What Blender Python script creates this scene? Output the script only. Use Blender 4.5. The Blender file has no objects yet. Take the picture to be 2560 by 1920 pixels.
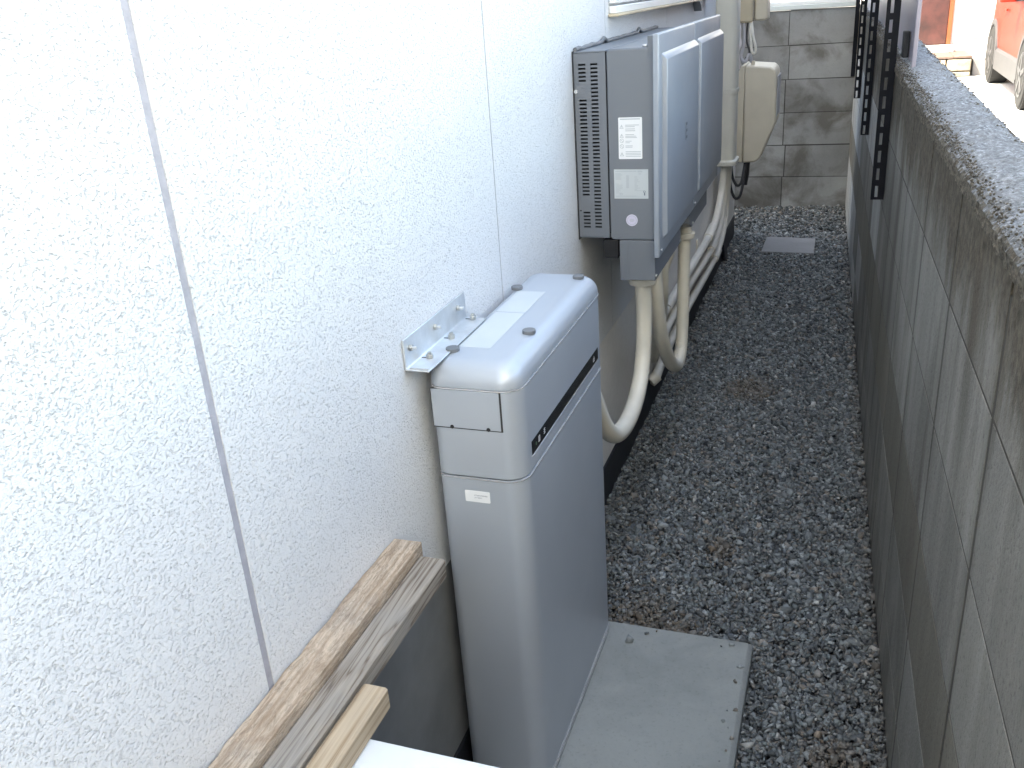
import bpy, bmesh, math, random
import numpy as np
from mathutils import Vector, Matrix, noise as mnoise
random.seed(7); rng = np.random.default_rng(7)
sc = bpy.context.scene
COL = sc.collection
# ------------------------------------------------------------------ camera
R_ = (0.94239, 0.32773, -0.06707); U_ = (-0.07005, 0.3894, 0.9184); F_ = (-0.32711, 0.86079, -0.38993)
cam_d = bpy.data.cameras.new('camera'); cam = bpy.data.objects.new('camera', cam_d); COL.objects.link(cam)
m = Matrix.Identity(4)
for i in range(3):
    m[i][0] = R_[i]; m[i][1] = U_[i]; m[i][2] = -F_[i]
m[2][3] = 1.3866
cam.matrix_world = m
cam_d.lens = 32.127; cam_d.sensor_width = 36; cam_d.clip_start = 0.02; cam_d.clip_end = 500
sc.camera = cam
# ------------------------------------------------------------------ light
SUN = Vector((-0.70, -0.50, 0.0)); ELEV = 56.0
az = math.atan2(SUN.x, SUN.y)
w = bpy.data.worlds.new('World'); sc.world = w; w.use_nodes = True
nt = w.node_tree; nt.nodes.clear()
sky = nt.nodes.new('ShaderNodeTexSky'); sky.sky_type = 'NISHITA'; sky.sun_disc = False
sky.sun_elevation = math.radians(ELEV); sky.sun_rotation = az
sky.air_density = 1.0; sky.dust_density = 3.0; sky.ozone_density = 1.0
bg = nt.nodes.new('ShaderNodeBackground'); bg.inputs['Strength'].default_value = 0.15
ow = nt.nodes.new('ShaderNodeOutputWorld')
nt.links.new(sky.outputs[0], bg.inputs[0]); nt.links.new(bg.outputs[0], ow.inputs[0])
sl = bpy.data.lights.new('sun', 'SUN'); sl.energy = 2.4; sl.angle = math.radians(0.5); sl.color = (1.0, 0.95, 0.88)
so = bpy.data.objects.new('sun', sl); COL.objects.link(so)
d = Vector((SUN.x, SUN.y, 0)).normalized() * math.cos(math.radians(ELEV)); d.z = math.sin(math.radians(ELEV))
so.rotation_euler = d.to_track_quat('Z', 'Y').to_euler()
so.location = (-3, -3, 9)
vs = sc.view_settings
vs.view_transform = 'Standard'; vs.look = 'None'; vs.gamma = 1; vs.use_curve_mapping = False
vs.exposure = 3.15
try:
    vs.use_white_balance = True; vs.white_balance_temperature = 7600; vs.white_balance_tint = 3
except Exception: pass

# ------------------------------------------------------------------ helpers
def tag(o, label=None, cat=None, group=None, kind=None):
    if label: o['label'] = label
    if cat: o['category'] = cat
    if group: o['group'] = group
    if kind: o['kind'] = kind
    return o
def empty(name, loc=(0, 0, 0), rz=0.0):
    o = bpy.data.objects.new(name, None); COL.objects.link(o); o.location = loc; o.rotation_euler = (0, 0, rz)
    o.empty_display_size = 0.1
    return o
class MB:
    """collects geometry for one mesh (world coordinates of its parent's frame)"""
    def __init__(s): s.v = []; s.f = []; s.m = []; s.mi = 0
    def add(s, vs, fs):
        n = len(s.v); s.v += [tuple(p) for p in vs]; s.f += [tuple(i + n for i in f) for f in fs]; s.m += [s.mi] * len(fs)
        return s
    def box(s, x0, x1, y0, y1, z0, z1):
        v = [(x0,y0,z0),(x1,y0,z0),(x1,y1,z0),(x0,y1,z0),(x0,y0,z1),(x1,y0,z1),(x1,y1,z1),(x0,y1,z1)]
        return s.add(v, [(0,3,2,1),(4,5,6,7),(0,1,5,4),(1,2,6,5),(2,3,7,6),(3,0,4,7)])
    def prism(s, pts, axis, a, b):
        """extrude polygon pts (2D) along axis from a to b"""
        def P(p, t):
            return (t, p[0], p[1]) if axis == 'x' else ((p[0], t, p[1]) if axis == 'y' else (p[0], p[1], t))
        n = len(pts); v = [P(p, a) for p in pts] + [P(p, b) for p in pts]
        area = sum(pts[i][0]*pts[(i+1)%n][1]-pts[(i+1)%n][0]*pts[i][1] for i in range(n))
        flip = (area > 0) ^ (axis == 'y') ^ (b < a)
        f = [tuple(range(n))[::-1], tuple(range(n, 2*n))] + [(i, (i+1)%n, n+(i+1)%n, n+i) for i in range(n)]
        if not flip: f = [t[::-1] for t in f]
        return s.add(v, f)
    def rings(s, rings, cap0=True, cap1=True, closed=True):
        n = len(rings[0]); v = [p for r in rings for p in r]; f = []
        for k in range(len(rings)-1):
            for i in range(n if closed else n-1):
                j = (i+1) % n
                f.append((k*n+i, k*n+j, (k+1)*n+j, (k+1)*n+i))
        if cap0: f.append(tuple(range(n))[::-1])
        if cap1: f.append(tuple((len(rings)-1)*n+i for i in range(n)))
        return s.add(v, f)
    def tube(s, pts, r, seg=16, caps=True, rf=None):
        pts = [Vector(p) for p in pts]; rings = []; up = None
        for i, p in enumerate(pts):
            t = (pts[min(i+1, len(pts)-1)] - pts[max(i-1, 0)]).normalized()
            if up is None:
                up = t.orthogonal().normalized()
            else:
                up = (up - t*up.dot(t)).normalized()
            b = t.cross(up); rr = r if rf is None else rf(i)
            rings.append([tuple(p + up*(rr*math.cos(2*math.pi*k/seg)) + b*(rr*math.sin(2*math.pi*k/seg))) for k in range(seg)])
        return s.rings(rings, caps, caps)
    def cyl(s, a, b, r, seg=20, r2=None):
        return s.tube([a, b], r, seg, True, (lambda i: (r, r if r2 is None else r2)[i]))
    def build(s, name, mat, parent=None, smooth=False, bevel=0, bseg=2, angle=40, link=True, data=None):
        me = bpy.data.meshes.new(name); me.from_pydata(s.v, [], s.f); me.update()
        mats = mat if isinstance(mat, (list, tuple)) else [mat]
        for q in mats: me.materials.append(q)
        if len(mats) > 1: me.polygons.foreach_set('material_index', s.m)
        if smooth:
            me.polygons.foreach_set('use_smooth', [True]*len(me.polygons))
            me.update()
            try: me.set_sharp_from_angle(angle=math.radians(angle))
            except Exception: pass
        o = bpy.data.objects.new(name, me); COL.objects.link(o)
        if parent: o.parent = parent
        if bevel:
            b = o.modifiers.new('bevel', 'BEVEL'); b.width = bevel; b.segments = bseg; b.limit_method = 'ANGLE'; b.angle_limit = math.radians(35)
            b.harden_normals = False
            if not smooth:
                me.polygons.foreach_set('use_smooth', [True]*len(me.polygons))
                try: me.set_sharp_from_angle(angle=math.radians(50))
                except Exception: pass
        return o
def origin_to(o, loc):
    """move the object's origin to loc keeping geometry in place"""
    me = o.data; L = Vector(loc); me.transform(Matrix.Translation(-L)); o.location = L
    return o
def catmull(pts, n=8):
    P = [Vector(p) for p in pts]; P = [2*P[0]-P[1]] + P + [2*P[-1]-P[-2]]; out = []
    for i in range(1, len(P)-2):
        for k in range(n):
            t = k/n; a, b, c, e = P[i-1], P[i], P[i+1], P[i+2]
            out.append(0.5*((2*b)+(c-a)*t+(2*a-5*b+4*c-e)*t*t+(3*b-a-3*c+e)*t**3))
    out.append(P[-2]); return out
def resample(pts, step):
    out = [pts[0]]; acc = 0
    for a, b in zip(pts, pts[1:]):
        L = (b-a).length; t = step-acc
        while t <= L:
            out.append(a.lerp(b, t/L)); t += step
        acc = (L-(t-step))
    return out
def rrect(x0, x1, y0, y1, r, z, seg=6):
    """rounded rectangle ring, ccw; r may be a 4 tuple for corners (x1y1, x0y1, x0y0, x1y0)"""
    rs = r if isinstance(r, (tuple, list)) else (r,)*4
    out = []
    for (cx, cy, a0), q in zip(((x1, y1, 0), (x0, y1, 90), (x0, y0, 180), (x1, y0, 270)), rs):
        sx = -1 if cx == x1 else 1; sy = -1 if cy == y1 else 1
        for k in range(seg+1):
            a = math.radians(a0 + 90*k/seg)
            out.append((cx+sx*q+q*math.cos(a), cy+sy*q+q*math.sin(a), z))
    return out

# ------------------------------------------------------------------ materials
def newmat(name):
    mt = bpy.data.materials.new(name); mt.use_nodes = True
    n = mt.node_tree; b = n.nodes['Principled BSDF']
    return mt, n, b
def lnk(n, a, b): n.links.new(a, b)
def pos(n, scale=(1, 1, 1)):
    g = n.nodes.new('ShaderNodeNewGeometry'); mp = n.nodes.new('ShaderNodeMapping'); mp.inputs['Scale'].default_value = scale
    lnk(n, g.outputs['Position'], mp.inputs['Vector']); return mp.outputs['Vector']
def noise(n, vec, scale, detail=4, rough=0.55, dist=0):
    t = n.nodes.new('ShaderNodeTexNoise'); t.inputs['Scale'].default_value = scale; t.inputs['Detail'].default_value = detail
    t.inputs['Roughness'].default_value = rough; t.inputs['Distortion'].default_value = dist
    if vec is not None: lnk(n, vec, t.inputs['Vector'])
    return t.outputs['Fac']
def ramp(n, fac, stops):
    r = n.nodes.new('ShaderNodeValToRGB'); e = r.color_ramp.elements
    while len(e) < len(stops): e.new(0.5)
    for q, (p, c) in zip(e, stops):
        q.position = p; q.color = tuple(c)+(1,) if len(c) == 3 else c
    lnk(n, fac, r.inputs[0]); return r.outputs[0]
def mix(n, fac, a, b, mode='MIX'):
    x = n.nodes.new('ShaderNodeMix'); x.data_type = 'RGBA'; x.blend_type = mode
    for s, v in ((x.inputs[0], fac), (x.inputs[6], a), (x.inputs[7], b)):
        if isinstance(v, (int, float)): s.default_value = v
        elif isinstance(v, (tuple, list)): s.default_value = tuple(v)+(1,)
        else: lnk(n, v, s)
    return x.outputs[2]
def bump(n, b, h, strength, dist, prev=None):
    bp = n.nodes.new('ShaderNodeBump'); bp.inputs['Strength'].default_value = strength; bp.inputs['Distance'].default_value = dist
    lnk(n, h, bp.inputs['Height'])
    if prev: lnk(n, prev, bp.inputs['Normal'])
    lnk(n, bp.outputs[0], b.inputs['Normal']); return bp.outputs[0]
def g1(v): return (v, v, v)
def simple(name, col, rough=0.5, metal=0.0, var=0.06, nscale=6.0, bscale=0, bstr=0.1, spec=0.5, coat=0):
    mt, n, b = newmat(name)
    p = pos(n)
    f = noise(n, p, nscale, 5, 0.6)
    lo = tuple(max(0, c*(1-var*2)) for c in col); hi = tuple(min(1, c*(1+var)) for c in col)
    lnk(n, ramp(n, f, [(0.3, lo), (0.7, hi)]), b.inputs['Base Color'])
    b.inputs['Roughness'].default_value = rough; b.inputs['Metallic'].default_value = metal
    b.inputs['Specular IOR Level'].default_value = spec
    if coat: b.inputs['Coat Weight'].default_value = coat; b.inputs['Coat Roughness'].default_value = 0.1
    if bscale: bump(n, b, noise(n, p, bscale, 3, 0.6), bstr, 0.001)
    return mt
M = {}
# sprayed stucco of the house
mt, n, b = newmat('stucco'); p = pos(n, (1, 1, 1.25))
a = noise(n, p, 270, 3.0, 0.62, 0.35)
c = noise(n, p, 420, 2, 0.5, 0.2)
lump = ramp(n, a, [(0.30, g1(0)), (0.45, g1(0.8)), (0.66, g1(1))])
big = noise(n, pos(n, (1, 1, 0.35)), 2.2, 5, 0.65)
col = mix(n, big, (0.685, 0.70, 0.73), (0.765, 0.78, 0.80))
pit_shade = ramp(n, a, [(0.30, g1(0.80)), (0.40, g1(1))])  # recess shade put into the color of the stucco pits
lnk(n, mix(n, 1.0, col, pit_shade, 'MULTIPLY'), b.inputs['Base Color'])
b.inputs['Roughness'].default_value = 0.5; b.inputs['Specular IOR Level'].default_value = 0.6
s1 = bump(n, b, lump, 1.0, 0.0014); bump(n, b, c, 0.3, 0.0007, s1)
M['stucco'] = mt
M['sealant'] = simple('sealant', (0.37, 0.37, 0.42), 0.6, 0, 0.07, 60, 150, 0.8)
mt, n, b = newmat('foundation_render'); p = pos(n)
f = noise(n, p, 3, 6, 0.65); g = noise(n, p, 60, 4, 0.6)
lnk(n, mix(n, 0.25, ramp(n, f, [(0.3, (0.72, 0.69, 0.65)), (0.7, (0.78, 0.75, 0.71))]), ramp(n, g, [(0.4, (0.66, 0.65, 0.63)), (0.6, (0.78, 0.77, 0.75))])), b.inputs['Base Color'])
b.inputs['Roughness'].default_value = 0.85; bump(n, b, g, 0.25, 0.0012); M['foundation'] = mt
M['foundation_shaded'] = simple('foundation_shaded_gray', (0.19, 0.195, 0.20), 0.85, 0, 0.12, 5, 60, 0.3)  # shade below the sticks and unit, painted as a darker foundation gray
M['flash'] = simple('black_flashing', (0.016, 0.018, 0.024), 0.55, 0, 0.25, 9, 30, 0.4)
# silver paint
def silver(name, col, rough, metal):
    mt, n, b = newmat(name); p = pos(n)
    bg_ = noise(n, p, 4, 3, 0.5)
    c = ramp(n, bg_, [(0.3, tuple(x*0.95 for x in col)), (0.7, col)])
    lnk(n, c, b.inputs['Base Color']); b.inputs['Roughness'].default_value = rough; b.inputs['Metallic'].default_value = metal
    sm = noise(n, p, 9, 4, 0.6)
    lnk(n, ramp(n, sm, [(0.3, g1(rough-0.01)), (0.7, g1(rough+0.05))]), b.inputs['Roughness'])
    return mt
M['silver'] = silver('battery_silver', (0.44, 0.48, 0.54), 0.36, 0.28)
M['silver_seam'] = simple('seam_bright', (0.75, 0.76, 0.78), 0.2, 0.6, 0.02)
M['gray_paint'] = silver('inverter_gray', (0.17, 0.187, 0.215), 0.42, 0.1)
M['gray_front'] = silver('inverter_front', (0.31, 0.345, 0.40), 0.33, 0.25)
M['black_gloss'] = simple('black_gloss', (0.004, 0.004, 0.006), 0.12, 0, 0.1, 5, spec=0.5)
M['black'] = simple('black_rubber', (0.012, 0.012, 0.014), 0.6, 0, 0.2, 20)
M['dark_gap'] = simple('dark_gap', (0.03, 0.032, 0.036), 0.8, 0, 0.1)
M['plug'] = simple('gray_plug', (0.15, 0.16, 0.175), 0.5, 0, 0.05)
M['zinc'] = simple('zinc_plate', (0.62, 0.65, 0.68), 0.38, 0.6, 0.08, 30, 200, 0.15)
M['steel'] = simple('bolt_steel', (0.50, 0.50, 0.48), 0.3, 0.9, 0.1, 60)
M['label'] = simple('label_white', (0.78, 0.80, 0.83), 0.45, 0, 0.02)
M['label_gray'] = simple('label_print_gray', (0.42, 0.46, 0.50), 0.5, 0, 0.02)
M['label_ink'] = simple('label_print_dark', (0.12, 0.15, 0.2), 0.5, 0, 0.02)
M['label2'] = simple('label_silver', (0.50, 0.54, 0.57), 0.4, 0, 0.03)
M['disc'] = simple('disc_sticker', (0.60, 0.58, 0.72), 0.4, 0, 0.03)
M['glyph'] = simple('panel_glyph', (0.55, 0.56, 0.6), 0.4)
M['led'] = simple('led_lens', (0.05, 0.10, 0.06), 0.3)
M['conduit'] = simple('cream_conduit', (0.70, 0.665, 0.585), 0.42, 0, 0.05, 8, 0)
M['conduit_w'] = simple('white_conduit', (0.68, 0.65, 0.59), 0.35, 0, 0.07, 7)
M['cream'] = simple('cream_box', (0.60, 0.51, 0.36), 0.4, 0, 0.06, 5, 0)
M['cream2'] = simple('cream_box_pale', (0.66, 0.59, 0.47), 0.38, 0, 0.05, 5, 0)
M['duct'] = simple('duct_cover', (0.60, 0.585, 0.52), 0.45, 0, 0.05, 5)
M['cable_b'] = simple('black_cable', (0.02, 0.02, 0.022), 0.45)
M['cable_g'] = simple('gray_cable', (0.40, 0.39, 0.41), 0.5)
M['cable_w'] = simple('pale_cable', (0.66, 0.62, 0.62), 0.5)
M['white_metal'] = simple('white_panel', (0.80, 0.81, 0.80), 0.35, 0, 0.02, 8, 300, 0.1)
M['alu'] = simple('aluminium_rail', (0.60, 0.64, 0.63), 0.4, 0.3, 0.05)
M['slot_iron'] = simple('black_iron', (0.007, 0.0075, 0.012), 0.5, 0.0, 0.3, 14, 90, 0.3, spec=0.2)
# concrete
def concrete(name, c0, c1, stain=(0.16, 0.15, 0.13), sfac=0.5, bs=0.5, streak=False, rand=0.18, grime=0):
    mt, n, b = newmat(name); p = pos(n)
    ps = pos(n, (1, 1, 0.16)) if streak else p
    f = noise(n, p, 2.2, 6, 0.6); g = noise(n, p, 140, 5, 0.7); s = noise(n, ps, 7 if streak else 4, 5, 0.62, 0.4); s_l = noise(n, pos(n, (1.3, 1.3, 0.10)) if streak else p, 9 if streak else 9, 4, 0.6, 0.2)
    oi = n.nodes.new('ShaderNodeObjectInfo')
    base = ramp(n, f, [(0.3, c0), (0.7, c1)])
    col = mix(n, ramp(n, s, [(0.47, g1(0)), (0.66, g1(sfac))]), base, stain)
    if streak: col = mix(n, ramp(n, s_l, [(0.50, g1(0)), (0.70, g1(0.5))]), col, tuple(min(1, v*1.25) for v in c1))
    sp = ramp(n, g, [(0.34, g1(0.55)), (0.43, g1(1)), (0.72, g1(1.10))])
    col = mix(n, 0.8 if streak else 0.3, col, sp, 'MULTIPLY')
    if grime:
        ge = n.nodes.new('ShaderNodeNewGeometry'); sz = n.nodes.new('ShaderNodeSeparateXYZ'); lnk(n, ge.outputs['Position'], sz.inputs[0])
        ma = n.nodes.new('ShaderNodeMath'); ma.operation = 'MULTIPLY_ADD'; lnk(n, noise(n, pos(n, (1, 1, 0.5)), 9, 5, 0.7), ma.inputs[0]); ma.inputs[1].default_value = 0.34; lnk(n, sz.outputs['Z'], ma.inputs[2])
        mr = n.nodes.new('ShaderNodeMapRange'); lnk(n, ma.outputs[0], mr.inputs[0]); mr.inputs[1].default_value = 1.12; mr.inputs[2].default_value = 1.20
        gr_ = n.nodes.new('ShaderNodeMath'); gr_.operation = 'MULTIPLY'; lnk(n, mr.outputs[0], gr_.inputs[0]); gr_.inputs[1].default_value = grime
        col = mix(n, gr_.outputs[0], col, mix(n, ramp(n, noise(n, p, 60, 4, 0.7), [(0.35, g1(0)), (0.65, g1(1))]), (0.045, 0.037, 0.026), (0.125, 0.105, 0.08)))
    rv = ramp(n, oi.outputs['Random'], [(0, g1(1-rand)), (1, g1(1+rand*0.35))])
    col = mix(n, 1.0, col, rv, 'MULTIPLY')
    lnk(n, col, b.inputs['Base Color'])
    b.inputs['Roughness'].default_value = 0.9; b.inputs['Specular IOR Level'].default_value = 0.3
    s1 = bump(n, b, g, bs, 0.0025 if streak else 0.0012); bump(n, b, noise(n, p, 35, 4, 0.6), 0.4, 0.004, s1)
    return mt
M['block'] = concrete('block_gray', (0.170, 0.163, 0.150), (0.255, 0.247, 0.230), (0.10, 0.092, 0.08), 0.9, 0.8, True)
M['block_pale'] = concrete('block_pale_sheen', (0.30, 0.30, 0.295), (0.42, 0.42, 0.41), (0.17, 0.165, 0.155), 0.7, 0.35, True)  # grazing sky sheen of the far blocks, put into a paler color
M['block_back'] = concrete('block_mottled', (0.25, 0.248, 0.24), (0.40, 0.397, 0.385), (0.13, 0.118, 0.10), 0.8, 0.3, False)
M['block_brown'] = concrete('block_brown', (0.145, 0.134, 0.112), (0.185, 0.172, 0.148), (0.115, 0.10, 0.08), 0.6, 0.5, True)
M['block_top'] = concrete('block_weathered', (0.165, 0.158, 0.145), (0.24, 0.232, 0.214), (0.085, 0.072, 0.055), 0.95, 0.9, True, 0.18, 0.92)
M['mortar'] = concrete('mortar', (0.040, 0.037, 0.033), (0.075, 0.070, 0.060), (0.05, 0.045, 0.04), 0.5, 0.6)
M['slab'] = concrete('slab_concrete', (0.245, 0.262, 0.262), (0.31, 0.325, 0.32), (0.20, 0.214, 0.214), 0.6, 0.12)
M['paver'] = concrete('paver_concrete', (0.20, 0.20, 0.205), (0.27, 0.27, 0.275), (0.2, 0.2, 0.2), 0.4, 0.3)
# rough mortar cap: granular bluish gray top, mossy brown where it faces the passage
mt, n, b = newmat('rough_cap'); p = pos(n)
g = noise(n, p, 150, 5, 0.75); f = noise(n, p, 22, 5, 0.7); h = noise(n, p, 5, 3, 0.6)
c = ramp(n, g, [(0.30, (0.06, 0.064, 0.07)), (0.42, (0.13, 0.138, 0.15)), (0.54, (0.25, 0.265, 0.285)), (0.68, (0.52, 0.54, 0.58))])
c = mix(n, ramp(n, f, [(0.40, g1(0)), (0.64, g1(0.7))]), c, (0.17, 0.175, 0.18))
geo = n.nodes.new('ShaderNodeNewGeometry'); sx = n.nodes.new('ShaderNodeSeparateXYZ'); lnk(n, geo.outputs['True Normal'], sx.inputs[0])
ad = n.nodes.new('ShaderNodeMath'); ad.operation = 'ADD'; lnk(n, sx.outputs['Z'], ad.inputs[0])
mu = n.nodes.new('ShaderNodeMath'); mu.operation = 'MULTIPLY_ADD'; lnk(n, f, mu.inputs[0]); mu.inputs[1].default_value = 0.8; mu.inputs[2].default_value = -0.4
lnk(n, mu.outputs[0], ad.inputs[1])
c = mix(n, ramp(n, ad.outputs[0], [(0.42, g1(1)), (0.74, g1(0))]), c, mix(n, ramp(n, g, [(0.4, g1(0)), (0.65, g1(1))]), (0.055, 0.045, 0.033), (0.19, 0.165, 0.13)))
lnk(n, c, b.inputs['Base Color']); b.inputs['Roughness'].default_value = 0.85
s1 = bump(n, b, g, 1.0, 0.005); bump(n, b, f, 0.6, 0.006, s1); M['cap'] = mt
# gravel
mt, n, b = newmat('gravel_stone')
at = n.nodes.new('ShaderNodeAttribute'); at.attribute_name = 'Col'
g = noise(n, pos(n), 500, 3, 0.6)
c = mix(n, 0.5, at.outputs['Color'], ramp(n, g, [(0.3, g1(0.6)), (0.7, g1(1.25))]), 'MULTIPLY')
lnk(n, c, b.inputs['Base Color']); b.inputs['Roughness'].default_value = 0.72; b.inputs['Specular IOR Level'].default_value = 0.35; M['gravel'] = mt
mt, n, b = newmat('gravel_bed'); p = pos(n)
g = noise(n, p, 160, 5, 0.7); f = noise(n, p, 4, 4, 0.6)
c = mix(n, ramp(n, f, [(0.5, g1(0)), (0.7, g1(0.8))]), ramp(n, g, [(0.35, (0.03, 0.03, 0.032)), (0.65, (0.10, 0.105, 0.11))]), (0.08, 0.06, 0.04))
lnk(n, c, b.inputs['Base Color']); b.inputs['Roughness'].default_value = 0.95; bump(n, b, g, 1, 0.006); M['bed'] = mt
# wood
def wood(name, c0, c1, dark, rough=0.75, scale=1.0, weather=0.3, hairy=False):
    mt, n, b = newmat(name)
    tc = n.nodes.new('ShaderNodeTexCoord'); mp = n.nodes.new('ShaderNodeMapping'); lnk(n, tc.outputs['Object'], mp.inputs[0])
    mp.inputs['Scale'].default_value = (1*scale, 0.045*scale, 1*scale)
    ws = n.nodes.new('ShaderNodeTexNoise'); ws.inputs['Scale'].default_value = 34; ws.inputs['Detail'].default_value = 3; ws.inputs['Distortion'].default_value = 0.6
    lnk(n, mp.outputs[0], ws.inputs['Vector'])
    rings = n.nodes.new('ShaderNodeMath'); rings.operation = 'MULTIPLY'; lnk(n, ws.outputs['Fac'], rings.inputs[0]); rings.inputs[1].default_value = 7.0
    fr = n.nodes.new('ShaderNodeMath'); fr.operation = 'PINGPONG'; lnk(n, rings.outputs[0], fr.inputs[0]); fr.inputs[1].default_value = 0.5
    dbl = n.nodes.new('ShaderNodeMath'); dbl.operation = 'MULTIPLY'; lnk(n, fr.outputs[0], dbl.inputs[0]); dbl.inputs[1].default_value = 2.0
    mp2 = n.nodes.new('ShaderNodeMapping'); lnk(n, tc.outputs['Object'], mp2.inputs[0]); mp2.inputs['Scale'].default_value = (1, 0.02, 1)
    fine = noise(n, mp2.outputs[0], 420, 3, 0.6)
    col = ramp(n, dbl.outputs[0], [(0.0, dark), (0.22, c0), (0.75, c1)])
    col = mix(n, 0.35, col, ramp(n, fine, [(0.3, g1(0.55)), (0.7, g1(1.2))]), 'MULTIPLY')
    pt = noise(n, pos(n), 9, 4, 0.6)
    col = mix(n, ramp(n, pt, [(0.45, g1(0)), (0.7, g1(weather))]), col, (0.26, 0.25, 0.24))
    if hairy:
        mh = n.nodes.new('ShaderNodeMapping'); lnk(n, tc.outputs['Object'], mh.inputs[0]); mh.inputs['Scale'].default_value = (1, 0.25, 1)
        hz = noise(n, mh.outputs[0], 230, 5, 0.75, 0.8); bl = noise(n, mh.outputs[0], 38, 4, 0.65, 0.5)
        col = mix(n, 0.7, col, ramp(n, hz, [(0.34, g1(0.45)), (0.5, g1(1)), (0.68, g1(1.25))]), 'MULTIPLY')
        col = mix(n, ramp(n, bl, [(0.52, g1(0)), (0.68, g1(0.6))]), col, (0.33, 0.235, 0.16))
    lnk(n, col, b.inputs['Base Color']); b.inputs['Roughness'].default_value = rough; b.inputs['Specular IOR Level'].default_value = 0.25
    if hairy: bump(n, b, hz, 1.0, 0.003)
    else: bump(n, b, fine, 0.5, 0.0012)
    return mt
M['wood_rough'] = wood('wood_rough_tan', (0.50, 0.39, 0.295), (0.60, 0.49, 0.385), (0.40, 0.30, 0.22), 0.9, 0.8, 0.35, True)
M['wood_gray'] = wood('wood_weathered', (0.24, 0.205, 0.17), (0.325, 0.29, 0.25), (0.13, 0.10, 0.08), 0.8, 1.3, 0.7)
M['wood_new'] = wood('wood_pale', (0.37, 0.285, 0.195), (0.45, 0.36, 0.26), (0.29, 0.21, 0.135), 0.7, 0.7, 0.1)
# street
mt, n, b = newmat('street_concrete'); p = pos(n)
g = noise(n, p, 120, 4, 0.7); f = noise(n, p, 0.8, 5, 0.6)
c = mix(n, 0.3, ramp(n, f, [(0.3, (0.40, 0.40, 0.40)), (0.7, (0.52, 0.52, 0.52))]), ramp(n, g, [(0.3, g1(0.3)), (0.7, g1(0.6))]))
lnk(n, c, b.inputs['Base Color']); b.inputs['Roughness'].default_value = 0.9; bump(n, b, g, 0.4, 0.003); M['street'] = mt
M['plaster'] = simple('added_sky_blocker_white', (0.62, 0.61, 0.585), 0.8, 0, 0.04, 2, 80, 0.3)
M['door_wood'] = simple('brown_door', (0.055, 0.016, 0.013), 0.5, 0, 0.3, 6)
M['door_trim'] = simple('orange_trim', (0.22, 0.06, 0.02), 0.5, 0, 0.1)
M['stone_step'] = simple('step_stone', (0.30, 0.26, 0.20), 0.8, 0, 0.35, 7, 40, 0.5)
M['tile_step'] = simple('step_tile', (0.13, 0.085, 0.07), 0.7, 0, 0.2, 12, 60, 0.3)
M['mortar_light'] = simple('mortar_brownish', (0.06, 0.048, 0.036), 0.9, 0, 0.2, 20)
M['car_paint'] = simple('orange_red_paint', (0.22, 0.014, 0.004), 0.45, 0.0, 0.04, 3, spec=0.25)
M['car_clad'] = simple('gray_cladding', (0.045, 0.045, 0.05), 0.6, 0, 0.05)
M['tyre'] = simple('tyre_rubber', (0.008, 0.008, 0.009), 0.8, 0, 0.1)
M['rim'] = simple('wheel_rim', (0.03, 0.03, 0.034), 0.5, 0.0, 0.05)
M['car_glass'] = simple('dark_glass', (0.02, 0.025, 0.03), 0.05, 0, 0.02)
M['lamp_glass'] = simple('lamp_glass', (0.7, 0.68, 0.6), 0.1, 0.2)
M['iron'] = simple('cast_iron', (0.22, 0.21, 0.21), 0.6, 0.3, 0.1, 20)
M['roof'] = simple('roof_metal', (0.12, 0.12, 0.13), 0.5, 0.2, 0.1)
mt, n, b = newmat('screen_panel'); p = pos(n)
f = noise(n, p, 3, 4, 0.6)
lnk(n, ramp(n, f, [(0.3, (0.34, 0.315, 0.37)), (0.7, (0.42, 0.39, 0.46))]), b.inputs['Base Color'])
b.inputs['Roughness'].default_value = 0.3; b.inputs['Transmission Weight'].default_value = 0.25; b.inputs['Alpha'].default_value = 1; M['panel'] = mt

# ------------------------------------------------------------------ block-wall frame
TH = 0.0295
def blk2w(x, y): return (x*math.cos(TH)-y*math.sin(TH), x*math.sin(TH)+y*math.cos(TH))
W = 0.1985
def ztop(y): return float(np.interp(y, [-2, 0.5, 1.0, 1.4, 1.75, 2.25, 2.8, 4.1, 6.3], [1.095, 1.115, 1.122, 1.130, 1.133, 1.143, 1.152, 1.185, 1.20]))
def wx_at(y): # block wall face x in house frame, at house-frame y
    return (W - 0.0)*math.cos(TH) - (y/math.cos(TH))*math.sin(TH) + 0.0
# ------------------------------------------------------------------ ground
g = MB(); S = 150
g.add([(-S, -S, -0.03), (S, -S, -0.03), (S, S, -0.03), (-S, S, -0.03)], [(0, 1, 2, 3)])
tag(g.build('ground', M['bed']), kind='structure')
g = MB()
pA = blk2w(0.33, -8); pB = blk2w(0.33, 6.45); pC = blk2w(-6, 6.45)
g.add([(pA[0], pA[1], -0.002), (60, -8, -0.002), (60, 80, -0.002), (-40, 80, -0.002), (-40, 6.9, -0.002), (pC[0], pC[1], -0.002), (pB[0], pB[1], -0.002)], [(0, 1, 2, 3, 4, 5, 6)])
tag(g.build('street', M['street']), kind='structure')

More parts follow.
